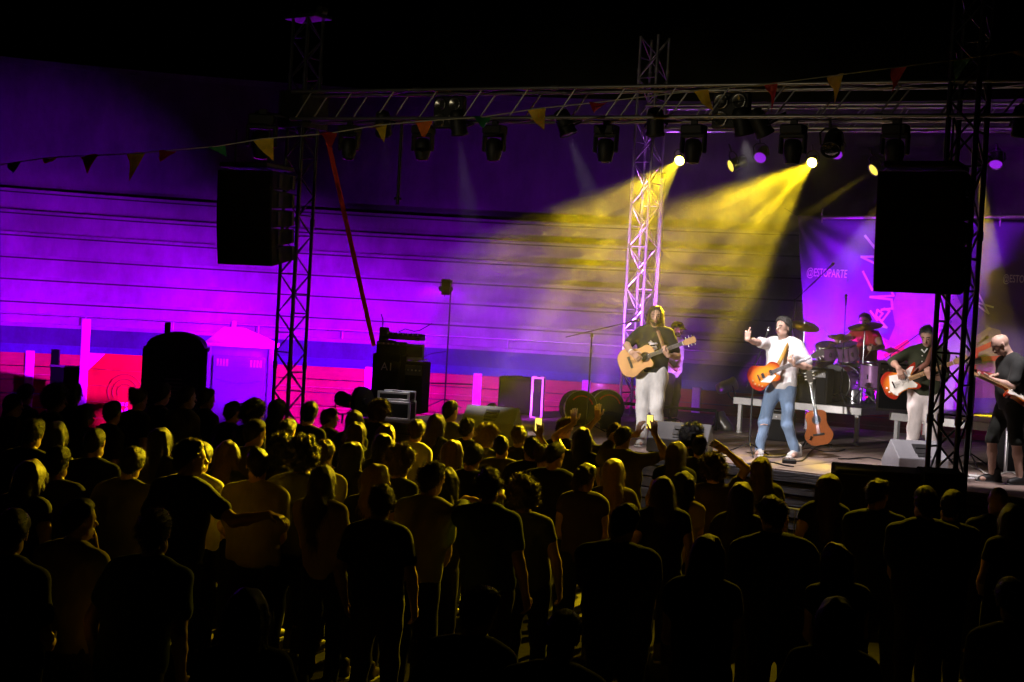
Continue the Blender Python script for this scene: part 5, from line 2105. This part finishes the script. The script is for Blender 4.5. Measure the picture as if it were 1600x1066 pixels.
BG = 'band on stage'
c_black = cloth('washed black', (.014, .014, .014))
c_white = cloth('bright white', (.74, .73, .73))
c_offw = cloth('off white denim', (.62, .61, .60), .5)
c_ldenim = cloth('light blue denim', (.20, .30, .46), .5)
c_green = cloth('dark olive shirt', (.030, .034, .016))
c_dark = cloth('charcoal', (.035, .037, .036))
c_cargo = cloth('dark cargo', (.022, .024, .020))

# acoustic guitarist ---------------------------------------------------------
loc, h = stand(1012, 698, 1020, 479)
d = loc.y
gb, gh = P(1000, 561, d - .24), P(1069, 536, d - .30)
spec = dict(h=h, fine=True, seed=101, face=1, beard=1, hair='band', hcol='brown', skin=0, world=True, top=c_black, bottom=c_offw, sleeve=.72, hem=.93, baggy=.026, shoes='white',
            wrist_r=P(987, 551, d - .36), hint_r=(.9, -.4, -.2), wrist_l=P(1044, 556, d - .27), hint_l=(-.5, -.2, -1),
            hand_r=dict(dw=(.75, -.1, -.55), nw=(.1, 1, -.1), curl=.45, side=1), hand_l=dict(dw=(-.55, -.15, .5), nw=(.3, .3, .8), curl=.75, side=-1),
            head=(8, -4, 0), ankle_r=(.085, .0, .085), knee_r=(.09, .03, .5), ankle_l=(-.10, -.14, .10), knee_l=(-.085, -.0, .5), lean=(-.02, 0))
e, inf = figure(loc, face_yaw(-.22, -1), spec, 'long-haired acoustic guitarist in black T-shirt and pale trousers', group=BG)
guitar(gmat(gb, gh, (-.1, -1, .10), 1.03), 'acoustic', 'honey-coloured cutaway acoustic guitar played by the long-haired guitarist')
Mi = inf['M'].inverted()
strap([P(1040, 555, d - .16), P(1034, 535, d - .17), P(1028, 517, d - .10), P(1024, 512, d + .02)], .05, mat('tan leather strap', (.30, .16, .08), .6), e, Mi)
# white scribble printed on the chest
mk = MB()
rs = random.Random(4)
pts = []
for k in range(16):
    pts.append(Mi @ P(1012 + rs.uniform(0, 17), 534 + k * .95 + rs.uniform(-2, 2), d - .148))
mk.path(pts, .010, 5)
mk.build('shirt_print', m_pw, e)
wb = inf['arms'][1]
MB().lathe([(.033, -.02), (.034, .02)], wb[1].lerp(wb[2], .93), (wb[2] - wb[1]), 14, caps=False).build('wristband', M_WHITE, e)

# singer ----------------------------------------------------------------------
loc, h = stand(1214, 714, 1219, 497)
d = loc.y
yaw = face_yaw(-.42, -1)
Mt = Matrix.Translation(loc) @ Matrix.Rotation(yaw, 4, 'Z') @ Matrix.Scale(h / 1.75, 4)


def lp(px, py, dd):
    return tuple(Mt.inverted() @ P(px, py, dd))


gb, gh = P(1196, 586, d - .22), P(1256, 562, d - .30)
spec = dict(h=h, fine=True, seed=102, face=1, hair='short', hcol='grey', skin=3, world=True, top=c_white, bottom=c_ldenim, sleeve=.78, hem=.86, loose=.02, baggy=.014, leg_len=.075, shoes='white',
            wrist_r=P(1166, 530, d - .38), hint_r=(.2, .3, -1), wrist_l=P(1240, 570, d - .27), hint_l=(-.7, -.5, -.6),
            hand_r=dict(dw=(.0, -.1, 1), nw=(.2, 1, 0), curl=1.25, side=-1, up_thumb=(-.25, .1, .9)), hand_l=dict(dw=(-.5, -.2, .55), nw=(.3, .4, .8), curl=.8, side=-1),
            head=(-30, 0, -3), neck_fwd=.02, lean=(.0, 0),
            ankle_r=lp(1187, 704, d + .02), ankle_l=lp(1243, 712, d + .08), knee_r=lp(1194, 661, d - .03), knee_l=lp(1230, 664, d + .0), toe_r=20, toe_l=-20)
spec['ankle_r'] = (spec['ankle_r'][0], spec['ankle_r'][1], .085)
spec['ankle_l'] = (spec['ankle_l'][0], spec['ankle_l'][1], .085)
e, inf = figure(loc, yaw, spec, 'grey-haired singer in white T-shirt and light jeans giving a thumb sign', group=BG)
guitar(gmat(gb, gh, (-.25, -1, .12), 1.0), 'lespaul', 'orange sunburst electric guitar slung on the singer')
Mi = inf['M'].inverted()
m_str2 = mat('rasta coloured strap', (.42, .22, .03), .6, var=.75, scale=9)
strap([P(1206, 590, d - .22), P(1213, 576, d - .225), P(1221, 560, d - .215), P(1228, 545, d - .175), P(1232, 537, d - .10), P(1234, 535, d + .0), P(1234, 540, d + .08)], .048, m_str2, e, Mi)
for (px, py) in ((1197, 662), (1230, 662), (1229, 648)):
    q = Mi @ P(px, py, d - .12)
MB().path([Mi @ P(1188, 664, d - .16), Mi @ P(1194, 663, d - .175), Mi @ P(1199, 664, d - .16)], .006, 5).build('knee_rip', SKIN[3], e)

# bassist ----------------------------------------------------------------------
loc, h = stand(1438, 733, 1448, 509)
d = loc.y
gb, gh = P(1408, 597, d - .24), P(1492, 566, d - .34)
spec = dict(h=h, fine=True, seed=103, face=1, hair='short', hcol='black', skin=1, world=True, top=c_green, bottom=cloth('cream chino', (.66, .60, .58), .4), sleeve=1.25, hem=.90, baggy=.02, shoes='white', w=1.06,
            wrist_r=P(1404, 575, d - .30), hint_r=(.9, -.5, -.1), wrist_l=P(1453, 590, d - .30), hint_l=(-.6, -.5, -.7),
            hand_r=dict(dw=(.3, -.2, -.9), nw=(.2, 1, 0), curl=.45, side=1), hand_l=dict(dw=(-.4, -.2, .6), nw=(.3, .4, .8), curl=.8, side=-1), head=(-14, -24, 0), neck_fwd=.03)
e, inf = figure(loc, face_yaw(-.28, -1), spec, 'bassist in dark shirt and cream trousers behind the dark tower', group=BG)
guitar(gmat(gb, gh, (-.1, -1, .12), 1.08), 'strat', 'sunburst electric guitar with white pickguard played by the bassist')
Mi = inf['M'].inverted()
strap([P(1424, 585, d - .17), P(1448, 568, d - .20), P(1456, 548, d - .16), P(1459, 540, d - .04), P(1460, 541, d + .1)], .06, mat('brown leather strap', (.20, .07, .04), .6), e, Mi)
for k in range(4):
    q = Mi @ P(1441 - k * .5, 556 + k * 9, d - .165)
    MB().lathe([(.008, 0), (.007, .006), (.001, .007)], q, (0, 1, 0), 8).build('button', m_white, e)
MB().path([Mi @ P(1440, 546, d - .12), Mi @ P(1444, 551, d - .14), Mi @ P(1449, 545, d - .12)], .010, 5).build('collar', M_WHITE, e)

# bald guitarist ------------------------------------------------------------------
loc, h = stand(1572, 756, 1583, 521)
d = loc.y
spec = dict(h=h, fine=True, seed=104, face=1, hair='bald', hcol='brown', beard=0, skin=3, world=True, top=c_dark, bottom=c_cargo, sleeve=.75, hem=.86, leg_len=.46, baggy=.022, shoes='black', w=1.1, belly=.02,
            wrist_l=P(1546, 592, d - .22), hint_l=(-.4, -.5, -1), wrist_r=P(1560, 586, d - .02), hint_r=(.3, -.6, -1),
            hand_l=dict(dw=(-1, -.1, .12), nw=(0, .5, .9), curl=.5, side=-1), hand_r=dict(dw=(-1, -.2, -.1), nw=(.1, -.2, -1), curl=.5, side=1), head=(-8, -30, 0), neck_fwd=.05, lean=(.03, 0),
            ankle_r=(.11, .12, .085), knee_r=(.13, .14, .50), ankle_l=(-.12, -.10, .085), knee_l=(-.13, -.02, .5))
e, inf = figure(loc, face_yaw(-1, -.18), spec, 'bald guitarist in dark T-shirt and shorts seen from the side', group=BG)
gb, gh = P(1585, 612, d - .24), P(1523, 583, d - .52)
guitar(gmat(gb, gh, (-.6, -.55, .5), .98), 'strat', 'electric guitar whose headstock points at the pale windshield')

# player in a cap at the back -------------------------------------------------------
loc, h = stand(1046, 662, 1043, 503)
d = loc.y
spec = dict(h=h, fine=True, seed=105, face=1, hair='fade', hcol='black', beard=1, skin=1, world=True, top=c_white, bottom=c_dark, sleeve=.9, hem=.80, loose=.04, baggy=.02, cap=c_black, brim=0,
            wrist_r=P(1050, 573, d - .22), hint_r=(.8, -.3, -.6), wrist_l=P(1058, 572, d - .18), hint_l=(-.8, -.3, -.6), head=(4, -12, 0))
figure(loc, face_yaw(.72, -.70), spec, 'player in white T-shirt and black cap half hidden behind the acoustic guitarist', group=BG)

# drummer ---------------------------------------------------------------------------
Kd = (Matrix.Translation(K) @ Matrix.Rotation(-R(37.5), 4, 'Z'))
sp_ = Kd @ Vector((.05, 1.0, 0))
yawd = face_yaw(-AV.x, -AV.y)
spec = dict(h=1.78, fine=True, seed=106, face=1, hair='short', hcol='black', skin=0, world=True, top=cloth('red vest', (.40, .03, .03)), bottom=c_dark, sleeve=.25, sit=.38, hem=.92,
            wrist_r=Kd @ Vector((-.18, .42, .92)), hint_r=(.8, -.3, -.6), wrist_l=Kd @ Vector((.40, .52, .86)), hint_l=(-.8, -.3, -.6),
            hand_r=dict(curl=1.0), hand_l=dict(curl=1.0), head=(12, -10, 0), knee_l=(-.26, .40, .50), knee_r=(.26, .40, .50), ankle_l=(-.30, .38, .085), ankle_r=(.30, .40, .085), leg_len=.10, lean=(.04, 0))
figure(Vector((sp_.x, sp_.y, ZR + .006)), yawd, spec, 'drummer in red sleeveless top sitting behind the cymbals', group=BG)
for (a, b, lab) in (((-.18, .38, .93), (-.22, .05, 1.10), 'drumstick in the hand nearer the singer'), ((.40, .48, .87), (.42, .20, .72), 'drumstick over the snare')):
    A_, B_ = Kd @ Vector(a), Kd @ Vector(b)
    tag(MB().tube(A_ - (B_ - A_) * .2, B_, .008, 7, r2=.005).lathe([(.004, 0), (.008, .01), (.003, .025)], B_, (B_ - A_), 8).build('drumstick', m_maple), lab, 'drumstick', 'drumsticks')

# nylon-string guitar on a stand -------------------------------------------------------
gz = PZ(1277, 700, STZ)
gb = P(1277, 664, gz.y)
guitar(gmat(gb, P(1262, 570, gz.y + .14), (-.2, -1, .15), 1.05), 'nylon', 'orange nylon-string guitar resting on a stand beside the singer')
gs = empty('guitar_stand', gz + Vector((0, .1, 0)), R(10), 'black guitar stand under the orange nylon-string guitar', 'stand')
MB().tube((0, .10, .05), (0, .16, .95), .012, 8).build('pole', M_BLACK, gs)
for a in (-140, -40, 90):
    MB().tube((0, .10, .30 if a != 90 else .12), (.28 * math.cos(R(a)), .10 + .24 * math.sin(R(a)), .012), .011, 6).build('leg', M_BLACK, gs)
for s in (-1, 1):
    MB().path([(0, .08, .12), (s * .13, .02, .12), (s * .13, -.12, .11), (s * .13, -.13, .16)], .011, 6).build('cradle_arm', M_BLACK, gs)
# ================================================================ CROWD
TOPS = dict(black=(.012, .012, .013), navy=(.015, .02, .045), grey=(.10, .10, .10), white=(.55, .54, .52), olive=(.09, .085, .04), stone=(.30, .28, .22),
            red=(.16, .02, .02), blue=(.03, .06, .14), brown=(.06, .04, .025), sand=(.28, .22, .14), green=(.03, .07, .03))
BOTS = [('black denim', (.010, .010, .012)), ('indigo denim', (.014, .019, .04)), ('charcoal twill', (.02, .02, .02)), ('brown twill', (.03, .024, .016))]

# x, y of the top of the head in the photograph, height, hair, hair colour, pose, top, female, label
CROWD = [
 (5, 616, 1.72, 'short', 'black', 'd', 'black', 0, 'person cut by the picture edge, far row before the red fence'),
 (27, 600, 1.76, 'fade', 'black', 'd', 'navy', 0, 'narrow-headed man against the red planks near the picture edge'),
 (82, 603, 1.80, 'curly', 'black', 'front', 'black', 1, 'big-haired person under the dark gate'),
 (108, 598, 1.84, 'long', 'black', 'd', 'black', 0, 'tall long-haired person right in front of the dark gate'),
 (131, 632, 1.66, 'long', 'brown', 'd', 'brown', 1, 'person half hidden below the tall white post'),
 (160, 627, 1.72, 'fade', 'black', 'd', 'black', 0, 'round-headed man below the ring mark of the shelter board'),
 (210, 607, 1.80, 'bun', 'black', 'd', 'navy', 1, 'person with peaked topknot beside the white emblem'),
 (243, 600, 1.83, 'short', 'black', 'd', 'black', 0, 'tall man hiding the lower corner of the dark toilet'),
 (283, 604, 1.84, 'short', 'brown', 'd', 'grey', 0, 'man whose face edge glows, in front of the dark toilet'),
 (318, 608, 1.78, 'short', 'black', 'd', 'black', 0, 'dark-haired man between the two toilets'),
 (351, 628, 1.70, 'short', 'black', 'd', 'black', 0, 'low head at the foot of the violet toilet, nearer the dark one'),
 (382, 627, 1.72, 'curly', 'black', 'd', 'navy', 0, 'curly-headed person below the violet toilet door'),
 (429, 625, 1.78, 'bob', 'black', 'd', 'black', 1, 'dark bob-haired person at the foot of the slim tower'),
 (480, 629, 1.74, 'short', 'black', 'd', 'black', 0, 'man just right of the slim tower in the far row'),
 (515, 638, 1.70, 'short', 'brown', 'd', 'olive', 0, 'far-row man below the white fence post right of the slim tower'),
 (541, 642, 1.69, 'bob', 'brown', 'd', 'black', 1, 'bob-haired woman left of the curly head by the stage end'),
 (580, 626, 1.76, 'curly', 'auburn', 'd', 'black', 1, 'person with a big glowing curly mane below the amplifier stack'),
 (702, 627, 1.80, 'fade', 'black', 'd', 'olive', 0, 'man with glowing nape standing left of the side monitor'),
 (683, 648, 1.68, 'long', 'brown', 'd', 'black', 1, 'long-haired woman just left of the man with glowing nape'),
 (640, 656, 1.70, 'short', 'brown', 'd', 'white', 0, 'man with bright ear below the flight case'),
 (606, 664, 1.68, 'bob', 'auburn', 'd', 'navy', 1, 'auburn bob-haired woman below the flight case'),
 (600, 679, 1.66, 'bob', 'black', 'd', 'black', 1, 'dark bob in front of the auburn bob'),
 (616, 699, 1.66, 'curly', 'darkblond', 'd', 'black', 1, 'fair messy-haired person with glasses glint, mid crowd'),
 (755, 664, 1.72, 'curly', 'blond', 'd', 'olive', 1, 'fluffy blond head below the side monitor'),
 (808, 666, 1.72, 'short', 'darkblond', 'd', 'black', 0, 'small bright head left of the raised phone'),
 (822, 684, 1.70, 'short', 'black', 'phoneR', 'black', 0, 'person raising a lit phone in one hand'),
 (793, 682, 1.72, 'fade', 'black', 'd', 'olive', 0, 'round-headed man below the fluffy blond head'),
 (842, 694, 1.66, 'bun', 'brown', 'd', 'navy', 1, 'woman with hair tied up, right of the round-headed man'),
 (871, 692, 1.70, 'fade', 'black', 'front', 'black', 0, 'man in profile with a lit shoulder seam, mid crowd'),
 (881, 653, 1.76, 'short', 'brown', 'd', 'black', 0, 'man whose head overlaps the yellow patch of the stage floor'),
 (914, 670, 1.70, 'bob', 'black', 'up1', 'black', 1, 'woman with one hand raised below the boom microphone'),
 (948, 662, 1.72, 'short', 'black', 'up1', 'black', 0, 'person with one hand raised behind the round cases'),
 (977, 668, 1.74, 'fade', 'black', 'phone2', 'olive', 0, 'man filming with elbows out and a phone above his head'),
 (1057, 690, 1.68, 'bob', 'darkblond', 'd', 'black', 1, 'fair bob-haired woman in front of the middle monitor'),
 (1083, 664, 1.80, 'curly', 'black', 'd', 'black', 0, 'tall curly-haired man hiding the end of the middle monitor'),
 (1097, 682, 1.72, 'fade', 'black', 'd', 'black', 0, 'man directly below the tall curly-haired man'),
 (1124, 713, 1.66, 'curly', 'brown', 'wave', 'brown', 1, 'curly-haired person bending one arm over the head'),
 (1187, 714, 1.66, 'long', 'darkblond', 'd', 'olive', 1, 'long-haired woman in olive top before the grey stage front'),
 (707, 688, 1.66, 'long', 'blond', 'd', 'black', 1, 'blond woman with long rim-lit hair, middle of the crowd'),
 (737, 693, 1.72, 'fade', 'black', 'd', 'black', 0, 'young man with lit ear and cheek beside the blond woman'),
 (660, 722, 1.76, 'short', 'brown', 'd', 'stone', 0, 'man in pale T-shirt seen from behind, centre of the crowd'),
 (577, 726, 1.68, 'long', 'blond', 'side', 'black', 1, 'blond woman in sleeveless top turning her face towards the stage'),
 (516, 729, 1.68, 'long', 'brown', 'd', 'sand', 1, 'woman whose very long hair glows yellow down one side'),
 (404, 703, 1.76, 'fade', 'black', 'd', 'stone', 0, 'broad-shouldered man under the outstretched arm'),
 (463, 686, 1.76, 'curly', 'black', 'd', 'grey', 0, 'man with glowing curly crown left of centre'),
 (493, 688, 1.74, 'short', 'auburn', 'd', 'stone', 0, 'auburn head just behind the man with glowing curls'),
 (430, 683, 1.72, 'curly', 'black', 'd', 'black', 0, 'curly head between the broad-shouldered man and the glowing curls'),
 (381, 655, 1.80, 'fade', 'black', 'd', 'olive', 0, 'man with thin rim of light below the violet toilet'),
 (345, 688, 1.70, 'bob', 'auburn', 'd', 'black', 1, 'auburn head behind the outstretched arm'),
 (315, 693, 1.74, 'fade', 'black', 'd', 'white', 0, 'man in white T-shirt beyond the outstretched arm'),
 (284, 688, 1.86, 'short', 'black', 'reachR', 'black', 0, 'tall man stretching one arm over to his neighbour'),
 (155, 670, 1.76, 'fade', 'black', 'd', 'black', 0, 'man with thin rim of light on his crown near the left side'),
 (42, 718, 1.68, 'long', 'brown', 'd', 'black', 1, 'long-haired woman near the left edge, mid crowd'),
 (22, 800, 1.72, 'fade', 'black', 'd', 'black', 0, 'nearest man in the left corner'),
 (120, 783, 1.72, 'fade', 'black', 'front', 'sand', 0, 'near man whose whole right side is outlined in yellow'),
 (690, 733, 1.66, 'long', 'black', 'd', 'black', 1, 'dark long-haired woman right of the man in pale T-shirt'),
 (772, 735, 1.74, 'short', 'black', 'drink', 'blue', 0, 'man drinking with a raised elbow'),
 (834, 747, 1.64, 'curly', 'brown', 'd', 'olive', 1, 'short woman with round curly hair, right of the drinking man'),
 (915, 725, 1.66, 'pony', 'brown', 'd', 'brown', 1, 'woman with a ponytail looking along the crowd'),
 (970, 718, 1.68, 'long', 'blond', 'd', 'brown', 1, 'woman with straight hair outlined on both sides'),
 (976, 787, 1.74, 'fade', 'black', 'd', 'black', 0, 'near round-headed man in the lower middle'),
 (1066, 737, 1.68, 'long', 'black', 'd', 'sand', 1, 'woman with dark wavy hair under the middle monitor'),
 (1040, 746, 1.64, 'bob', 'auburn', 'd', 'black', 1, 'auburn-haired woman left of the dark wavy hair'),
 (1156, 755, 1.64, 'long', 'auburn', 'd', 'brown', 1, 'woman with hair flicked out and lit orange at the tip'),
 (1226, 779, 1.80, 'short', 'black', 'd', 'black', 0, 'big near man below the grey stage front'),
 (1290, 740, 1.66, 'long', 'auburn', 'd', 'black', 1, 'woman with orange-lit hair beside the subwoofer'),
 (1382, 751, 1.72, 'short', 'black', 'd', 'navy', 0, 'man in dark T-shirt before the subwoofer, head turned to one side'),
 (1452, 762, 1.74, 'fade', 'black', 'd', 'black', 0, 'stout man before the subwoofer end'),
 (1481, 765, 1.72, 'fade', 'black', 'd', 'black', 0, 'man just behind the stout man'),
 (1547, 763, 1.72, 'bald', 'black', 'd', 'black', 0, 'shaven-headed man below the bald guitarist'),
 (1578, 790, 1.62, 'long', 'auburn', 'd', 'black', 1, 'auburn-haired woman at the right edge'),
 (1322, 850, 1.58, 'bob', 'black', 'd', 'black', 1, 'short dark person low between the near men'),
 (250, 668, 1.70, 'bob', 'black', 'd', 'black', 1, 'dark head between the tall man and the shelter board'),
 (205, 700, 1.72, 'short', 'black', 'd', 'grey', 0, 'unlit head left of the tall man with the outstretched arm'),
 (90, 700, 1.70, 'short', 'black', 'd', 'black', 0, 'unlit head between the long-haired woman and the rim-lit man'),
 (545, 690, 1.68, 'bob', 'black', 'd', 'black', 1, 'unlit head between the glowing curls and the fair messy hair'),
 (30, 655, 1.72, 'short', 'black', 'd', 'black', 0, 'unlit head below the narrow-headed man'),
 (75, 660, 1.70, 'bob', 'black', 'd', 'black', 1, 'unlit bob below the dark gate'),
 (450, 655, 1.70, 'short', 'black', 'd', 'black', 0, 'unlit head below the slim tower, behind the glowing curls'),
 (555, 660, 1.68, 'bob', 'brown', 'd', 'black', 1, 'low bob-haired head left of the flight case'),
 (1108, 838, 1.66, 'bob', 'black', 'd', 'black', 1, 'unlit woman just left of the big near man'),
 (215, 800, 1.72, 'short', 'brown', 'd', 'blue', 0, 'unlit man between the tall man and the yellow-outlined man'),
 (720, 920, 1.62, 'short', 'black', 'd', 'black', 0, 'dark man low at the bottom edge, left of the middle'),
 (1290, 935, 1.60, 'bob', 'brown', 'd', 'black', 1, 'dark woman low at the bottom edge beside the big near man'),
 (1590, 905, 1.66, 'fade', 'black', 'd', 'grey', 0, 'unlit man in the lower right corner'),
 (400, 925, 1.62, 'bob', 'black', 'd', 'black', 1, 'dark bob-haired woman low at the bottom edge'),
 (860, 955, 1.60, 'fade', 'black', 'd', 'black', 0, 'dark man lowest at the bottom edge, middle'),
 (600, 760, 1.66, 'short', 'brown', 'd', 'black', 0, 'man squeezed between the blond woman and the pale T-shirt'),
 (735, 655, 1.68, 'short', 'black', 'd', 'black', 0, 'dark head tucked in front of the side monitor'),
]
stage_aim = Vector((3.6, 19.5, 0))
placed = []
rc_ = random.Random(21)
SN = Vector((-AV.x, -AV.y, 0))
jj = 0
for (x, y, ph, hair, hc, pose, top, fem, label) in sorted(CROWD, key=lambda q: -q[1]):
    jj += 1
    best, bs = None, 1e9
    for dh in (0, .03, -.03, .06, -.06, .09, -.09, .12, -.12, .15, -.15, .18, -.18):
        hh = ph + dh
        if not 1.5 < hh < 1.95:
            continue
        q = PZ(x, y, hh + {'curly': .035, 'bald': -.005}.get(hair, .012))
        q.z = 0
        clear = min([(q - o).length for o in placed] + [9])
        fr = (q - S0).dot(SN)
        pen = abs(dh) * 2 + max(0, .50 - clear) * 8 + max(0, .55 - fr) * 20
        if pen < bs:
            bs, best = pen, (q, hh)
    q, hh = best
    placed.append(q)
    dv = stage_aim - q
    yaw = math.atan2(-dv.x, dv.y) * .6 + R(rc_.uniform(-14, 14))
    sp = dict(h=hh, hair=hair, hcol=hc, fem=fem, seed=jj, w=rc_.uniform(.84, .93) if fem else rc_.uniform(.97, 1.1),
              skin=rc_.choice((0, 0, 1, 3)), head=(rc_.uniform(-26, 26), rc_.uniform(-10, 8), rc_.uniform(-9, 9)),
              top=cloth(top, TOPS[top]), bottom=cloth(*rc_.choice(BOTS)), sleeve=rc_.choice((.55, .6, .65)) if not fem else rc_.choice((.2, .35, .5)),
              lean=(rc_.uniform(-.03, .06), rc_.uniform(-.05, .05)), shoes=rc_.choice(('black', 'black', 'black', 'brown')))
    if label.startswith('stout') or label.startswith('big near'):
        sp['w'] = 1.2
    if label.startswith('near round'):
        sp['w'] = 1.15
    extra = None
    sy = rc_.uniform(-.03, .03)
    if pose == 'd':
        k = rc_.random()
        if k < .45:
            sp['wrist_l'], sp['wrist_r'] = (-.10, .27, 1.03 + sy), (.08, .28, 1.05 + sy)
        elif k < .6:
            sp['wrist_r'] = (.12, .27, 1.12)
    elif pose == 'front':
        sp['wrist_l'], sp['wrist_r'] = (-.05, .25, 1.15), (.10, .27, 1.10)
    elif pose == 'side':
        sp['head'] = (-62, -4, 0)
        sp['sleeve'] = .02
    elif pose == 'phoneR':
        sp['wrist_r'] = (.12, .26, 1.76)
        sp['hint_r'] = (.6, .2, -.8)
        sp['hand_r'] = dict(d=(0, .05, 1), n=(-.3, 1, 0), curl=.35, side=1)
        extra = 'phone'
    elif pose == 'phone2':
        sp['wrist_l'], sp['wrist_r'] = (.06, .26, 1.68), (.24, .26, 1.70)
        sp['hint_l'], sp['hint_r'] = (-1, .05, -.1), (1, 0, -.6)
        sp['hand_r'] = dict(d=(-.1, .1, 1), n=(-.6, .8, 0), curl=.4, side=1)
        sp['hand_l'] = dict(d=(.1, .1, 1), n=(.6, .8, 0), curl=.4, side=-1)
        extra = 'phone'
    elif pose == 'up2':
        sp['wrist_l'], sp['wrist_r'] = (-.20, .22, 1.80), (.26, .20, 1.86)
        sp['hint_l'], sp['hint_r'] = (-1, .1, -.3), (1, .1, -.3)
        sp['hand_l'] = dict(d=(-.1, .1, 1), n=(.2, .9, 0), curl=.12, side=-1, spread=.3)
        sp['hand_r'] = dict(d=(.2, .1, 1), n=(-.2, .9, 0), curl=.12, side=1, spread=.3)
    elif pose == 'up1':
        sp['wrist_l'] = (-.16, .2, 1.80)
        sp['hint_l'] = (-1, .1, -.3)
        sp['hand_l'] = dict(d=(-.1, .1, 1), n=(.2, .9, 0), curl=.12, side=-1, spread=.3)
    elif pose == 'wave':
        sp['wrist_r'] = (.06, .06, 1.84)
        sp['hint_r'] = (1, 0, .25)
        sp['hand_r'] = dict(d=(-.9, .1, .5), n=(0, .9, -.3), curl=.2, side=1)
    elif pose == 'drink':
        sp['wrist_l'] = (-.10, .17, 1.49)
        sp['hint_l'] = (-1, -.1, -.25)
        sp['hand_l'] = dict(d=(.4, .3, .6), n=(.8, .2, 0), curl=.7, side=-1)
        sp['head'] = (18, 8, 0)
        extra = 'cup'
    elif pose == 'reachR':
        sp['wrist_r'] = (.70, .05, 1.34)
        sp['hint_r'] = (0, -.2, -1)
        sp['hand_r'] = dict(d=(1, .1, -.1), n=(0, 0, -1), curl=.35, side=-1)
        sp['head'] = (-40, 0, 0)
    if 'head turned to one side' in label:
        sp['head'] = (-50, -6, 0)
    if 'looking along the crowd' in label:
        sp['head'] = (-38, 0, 0)
    e, info = figure(q, yaw, sp, label, group='concert crowd')
    if extra == 'phone':
        w = info['arms'][1][2]
        pc = info['M'] @ (w + Vector((-.02 if pose == 'phoneR' else -.06, .02, .12)))
        fwd = info['M'].to_3x3().normalized() @ Vector((0, 1, 0))
        ph_ = empty('phone', pc, math.atan2(-fwd.x, fwd.y), 'lit phone held up by the ' + ('person below the side monitor' if pose == 'phoneR' else 'man filming with his elbows out'), 'phone', 'raised phones')
        MB().box((0, 0, 0), (.074, .009, .155), bev=.004).build('case', M_BLACK, ph_)
        MB().box((0, -.006, 0), (.066, .002, .142)).build('screen', mat('lit phone screen', (.02, .02, .02), .2, emit=(1.0, .72, .12), estr=1.6), ph_)
    elif extra == 'cup':
        w = info['arms'][-1][2]
        pc = info['M'] @ (w + Vector((.055, .07, .0)))
        cp = MB().lathe([(.028, 0), (.030, .005), (.040, .11), (.038, .11), (.028, .008)], (0, 0, 0), n=16, caps=False)
        o = cp.build('cup', mat('translucent plastic cup', (.7, .68, .6), .25))
        o.location = pc
        o.rotation_euler = (R(-30), 0, 0)
        tag(o, 'plastic cup at the lips of the drinking man', 'cup')
# ================================================================ STAGE SMOKE
def smoke():
    m = bpy.data.materials.new('drifting stage smoke')
    m.use_nodes = True
    nt = m.node_tree
    nt.nodes.remove(nt.nodes['Principled BSDF'])
    out = nt.nodes['Material Output']
    pv = nt.nodes.new('ShaderNodeVolumePrincipled')
    pv.inputs['Color'].default_value = (.95, .95, .95, 1)
    pv.inputs['Anisotropy'].default_value = .35
    tc = nt.nodes.new('ShaderNodeTexCoord')
    n = nt.nodes.new('ShaderNodeTexNoise')
    n.inputs['Scale'].default_value = 1.15
    n.inputs['Detail'].default_value = 2.5
    n.inputs['Roughness'].default_value = .55
    nt.links.new(tc.outputs['Object'], n.inputs['Vector'])
    mr = nt.nodes.new('ShaderNodeMapRange')
    mr.inputs['From Min'].default_value = .40
    mr.inputs['From Max'].default_value = .68
    mr.inputs['To Min'].default_value = .10
    mr.inputs['To Max'].default_value = 1.0
    nt.links.new(n.outputs['Fac'], mr.inputs['Value'])
    # thin out towards the faces of the box
    sx = nt.nodes.new('ShaderNodeSeparateXYZ')
    nt.links.new(tc.outputs['Generated'], sx.inputs[0])
    prev = mr.outputs[0]
    for ax in range(3):
        s = nt.nodes.new('ShaderNodeMath'); s.operation = 'SUBTRACT'; s.inputs[1].default_value = .5
        nt.links.new(sx.outputs[ax], s.inputs[0])
        a = nt.nodes.new('ShaderNodeMath'); a.operation = 'ABSOLUTE'
        nt.links.new(s.outputs[0], a.inputs[0])
        r = nt.nodes.new('ShaderNodeMapRange')
        r.interpolation_type = 'SMOOTHSTEP'
        r.inputs['From Min'].default_value = .5
        r.inputs['From Max'].default_value = .28
        nt.links.new(a.outputs[0], r.inputs['Value'])
        mu = nt.nodes.new('ShaderNodeMath'); mu.operation = 'MULTIPLY'
        nt.links.new(prev, mu.inputs[0]); nt.links.new(r.outputs[0], mu.inputs[1])
        prev = mu.outputs[0]
    mu = nt.nodes.new('ShaderNodeMath'); mu.operation = 'MULTIPLY'
    mu.inputs[1].default_value = SMOKE_D
    nt.links.new(prev, mu.inputs[0])
    nt.links.new(mu.outputs[0], pv.inputs['Density'])
    nt.links.new(pv.outputs[0], out.inputs['Volume'])
    b = MB().box((0, 0, 0), (13.6, 11.6, 6.6))
    o = b.build('smoke', m)
    o.location = (4.4, 21.8, 3.9)
    tag(o, 'pale drifting stage smoke catching the yellow beams', kind='stuff')


SMOKE_D = .036
smoke()
bpy.context.view_layer.update()
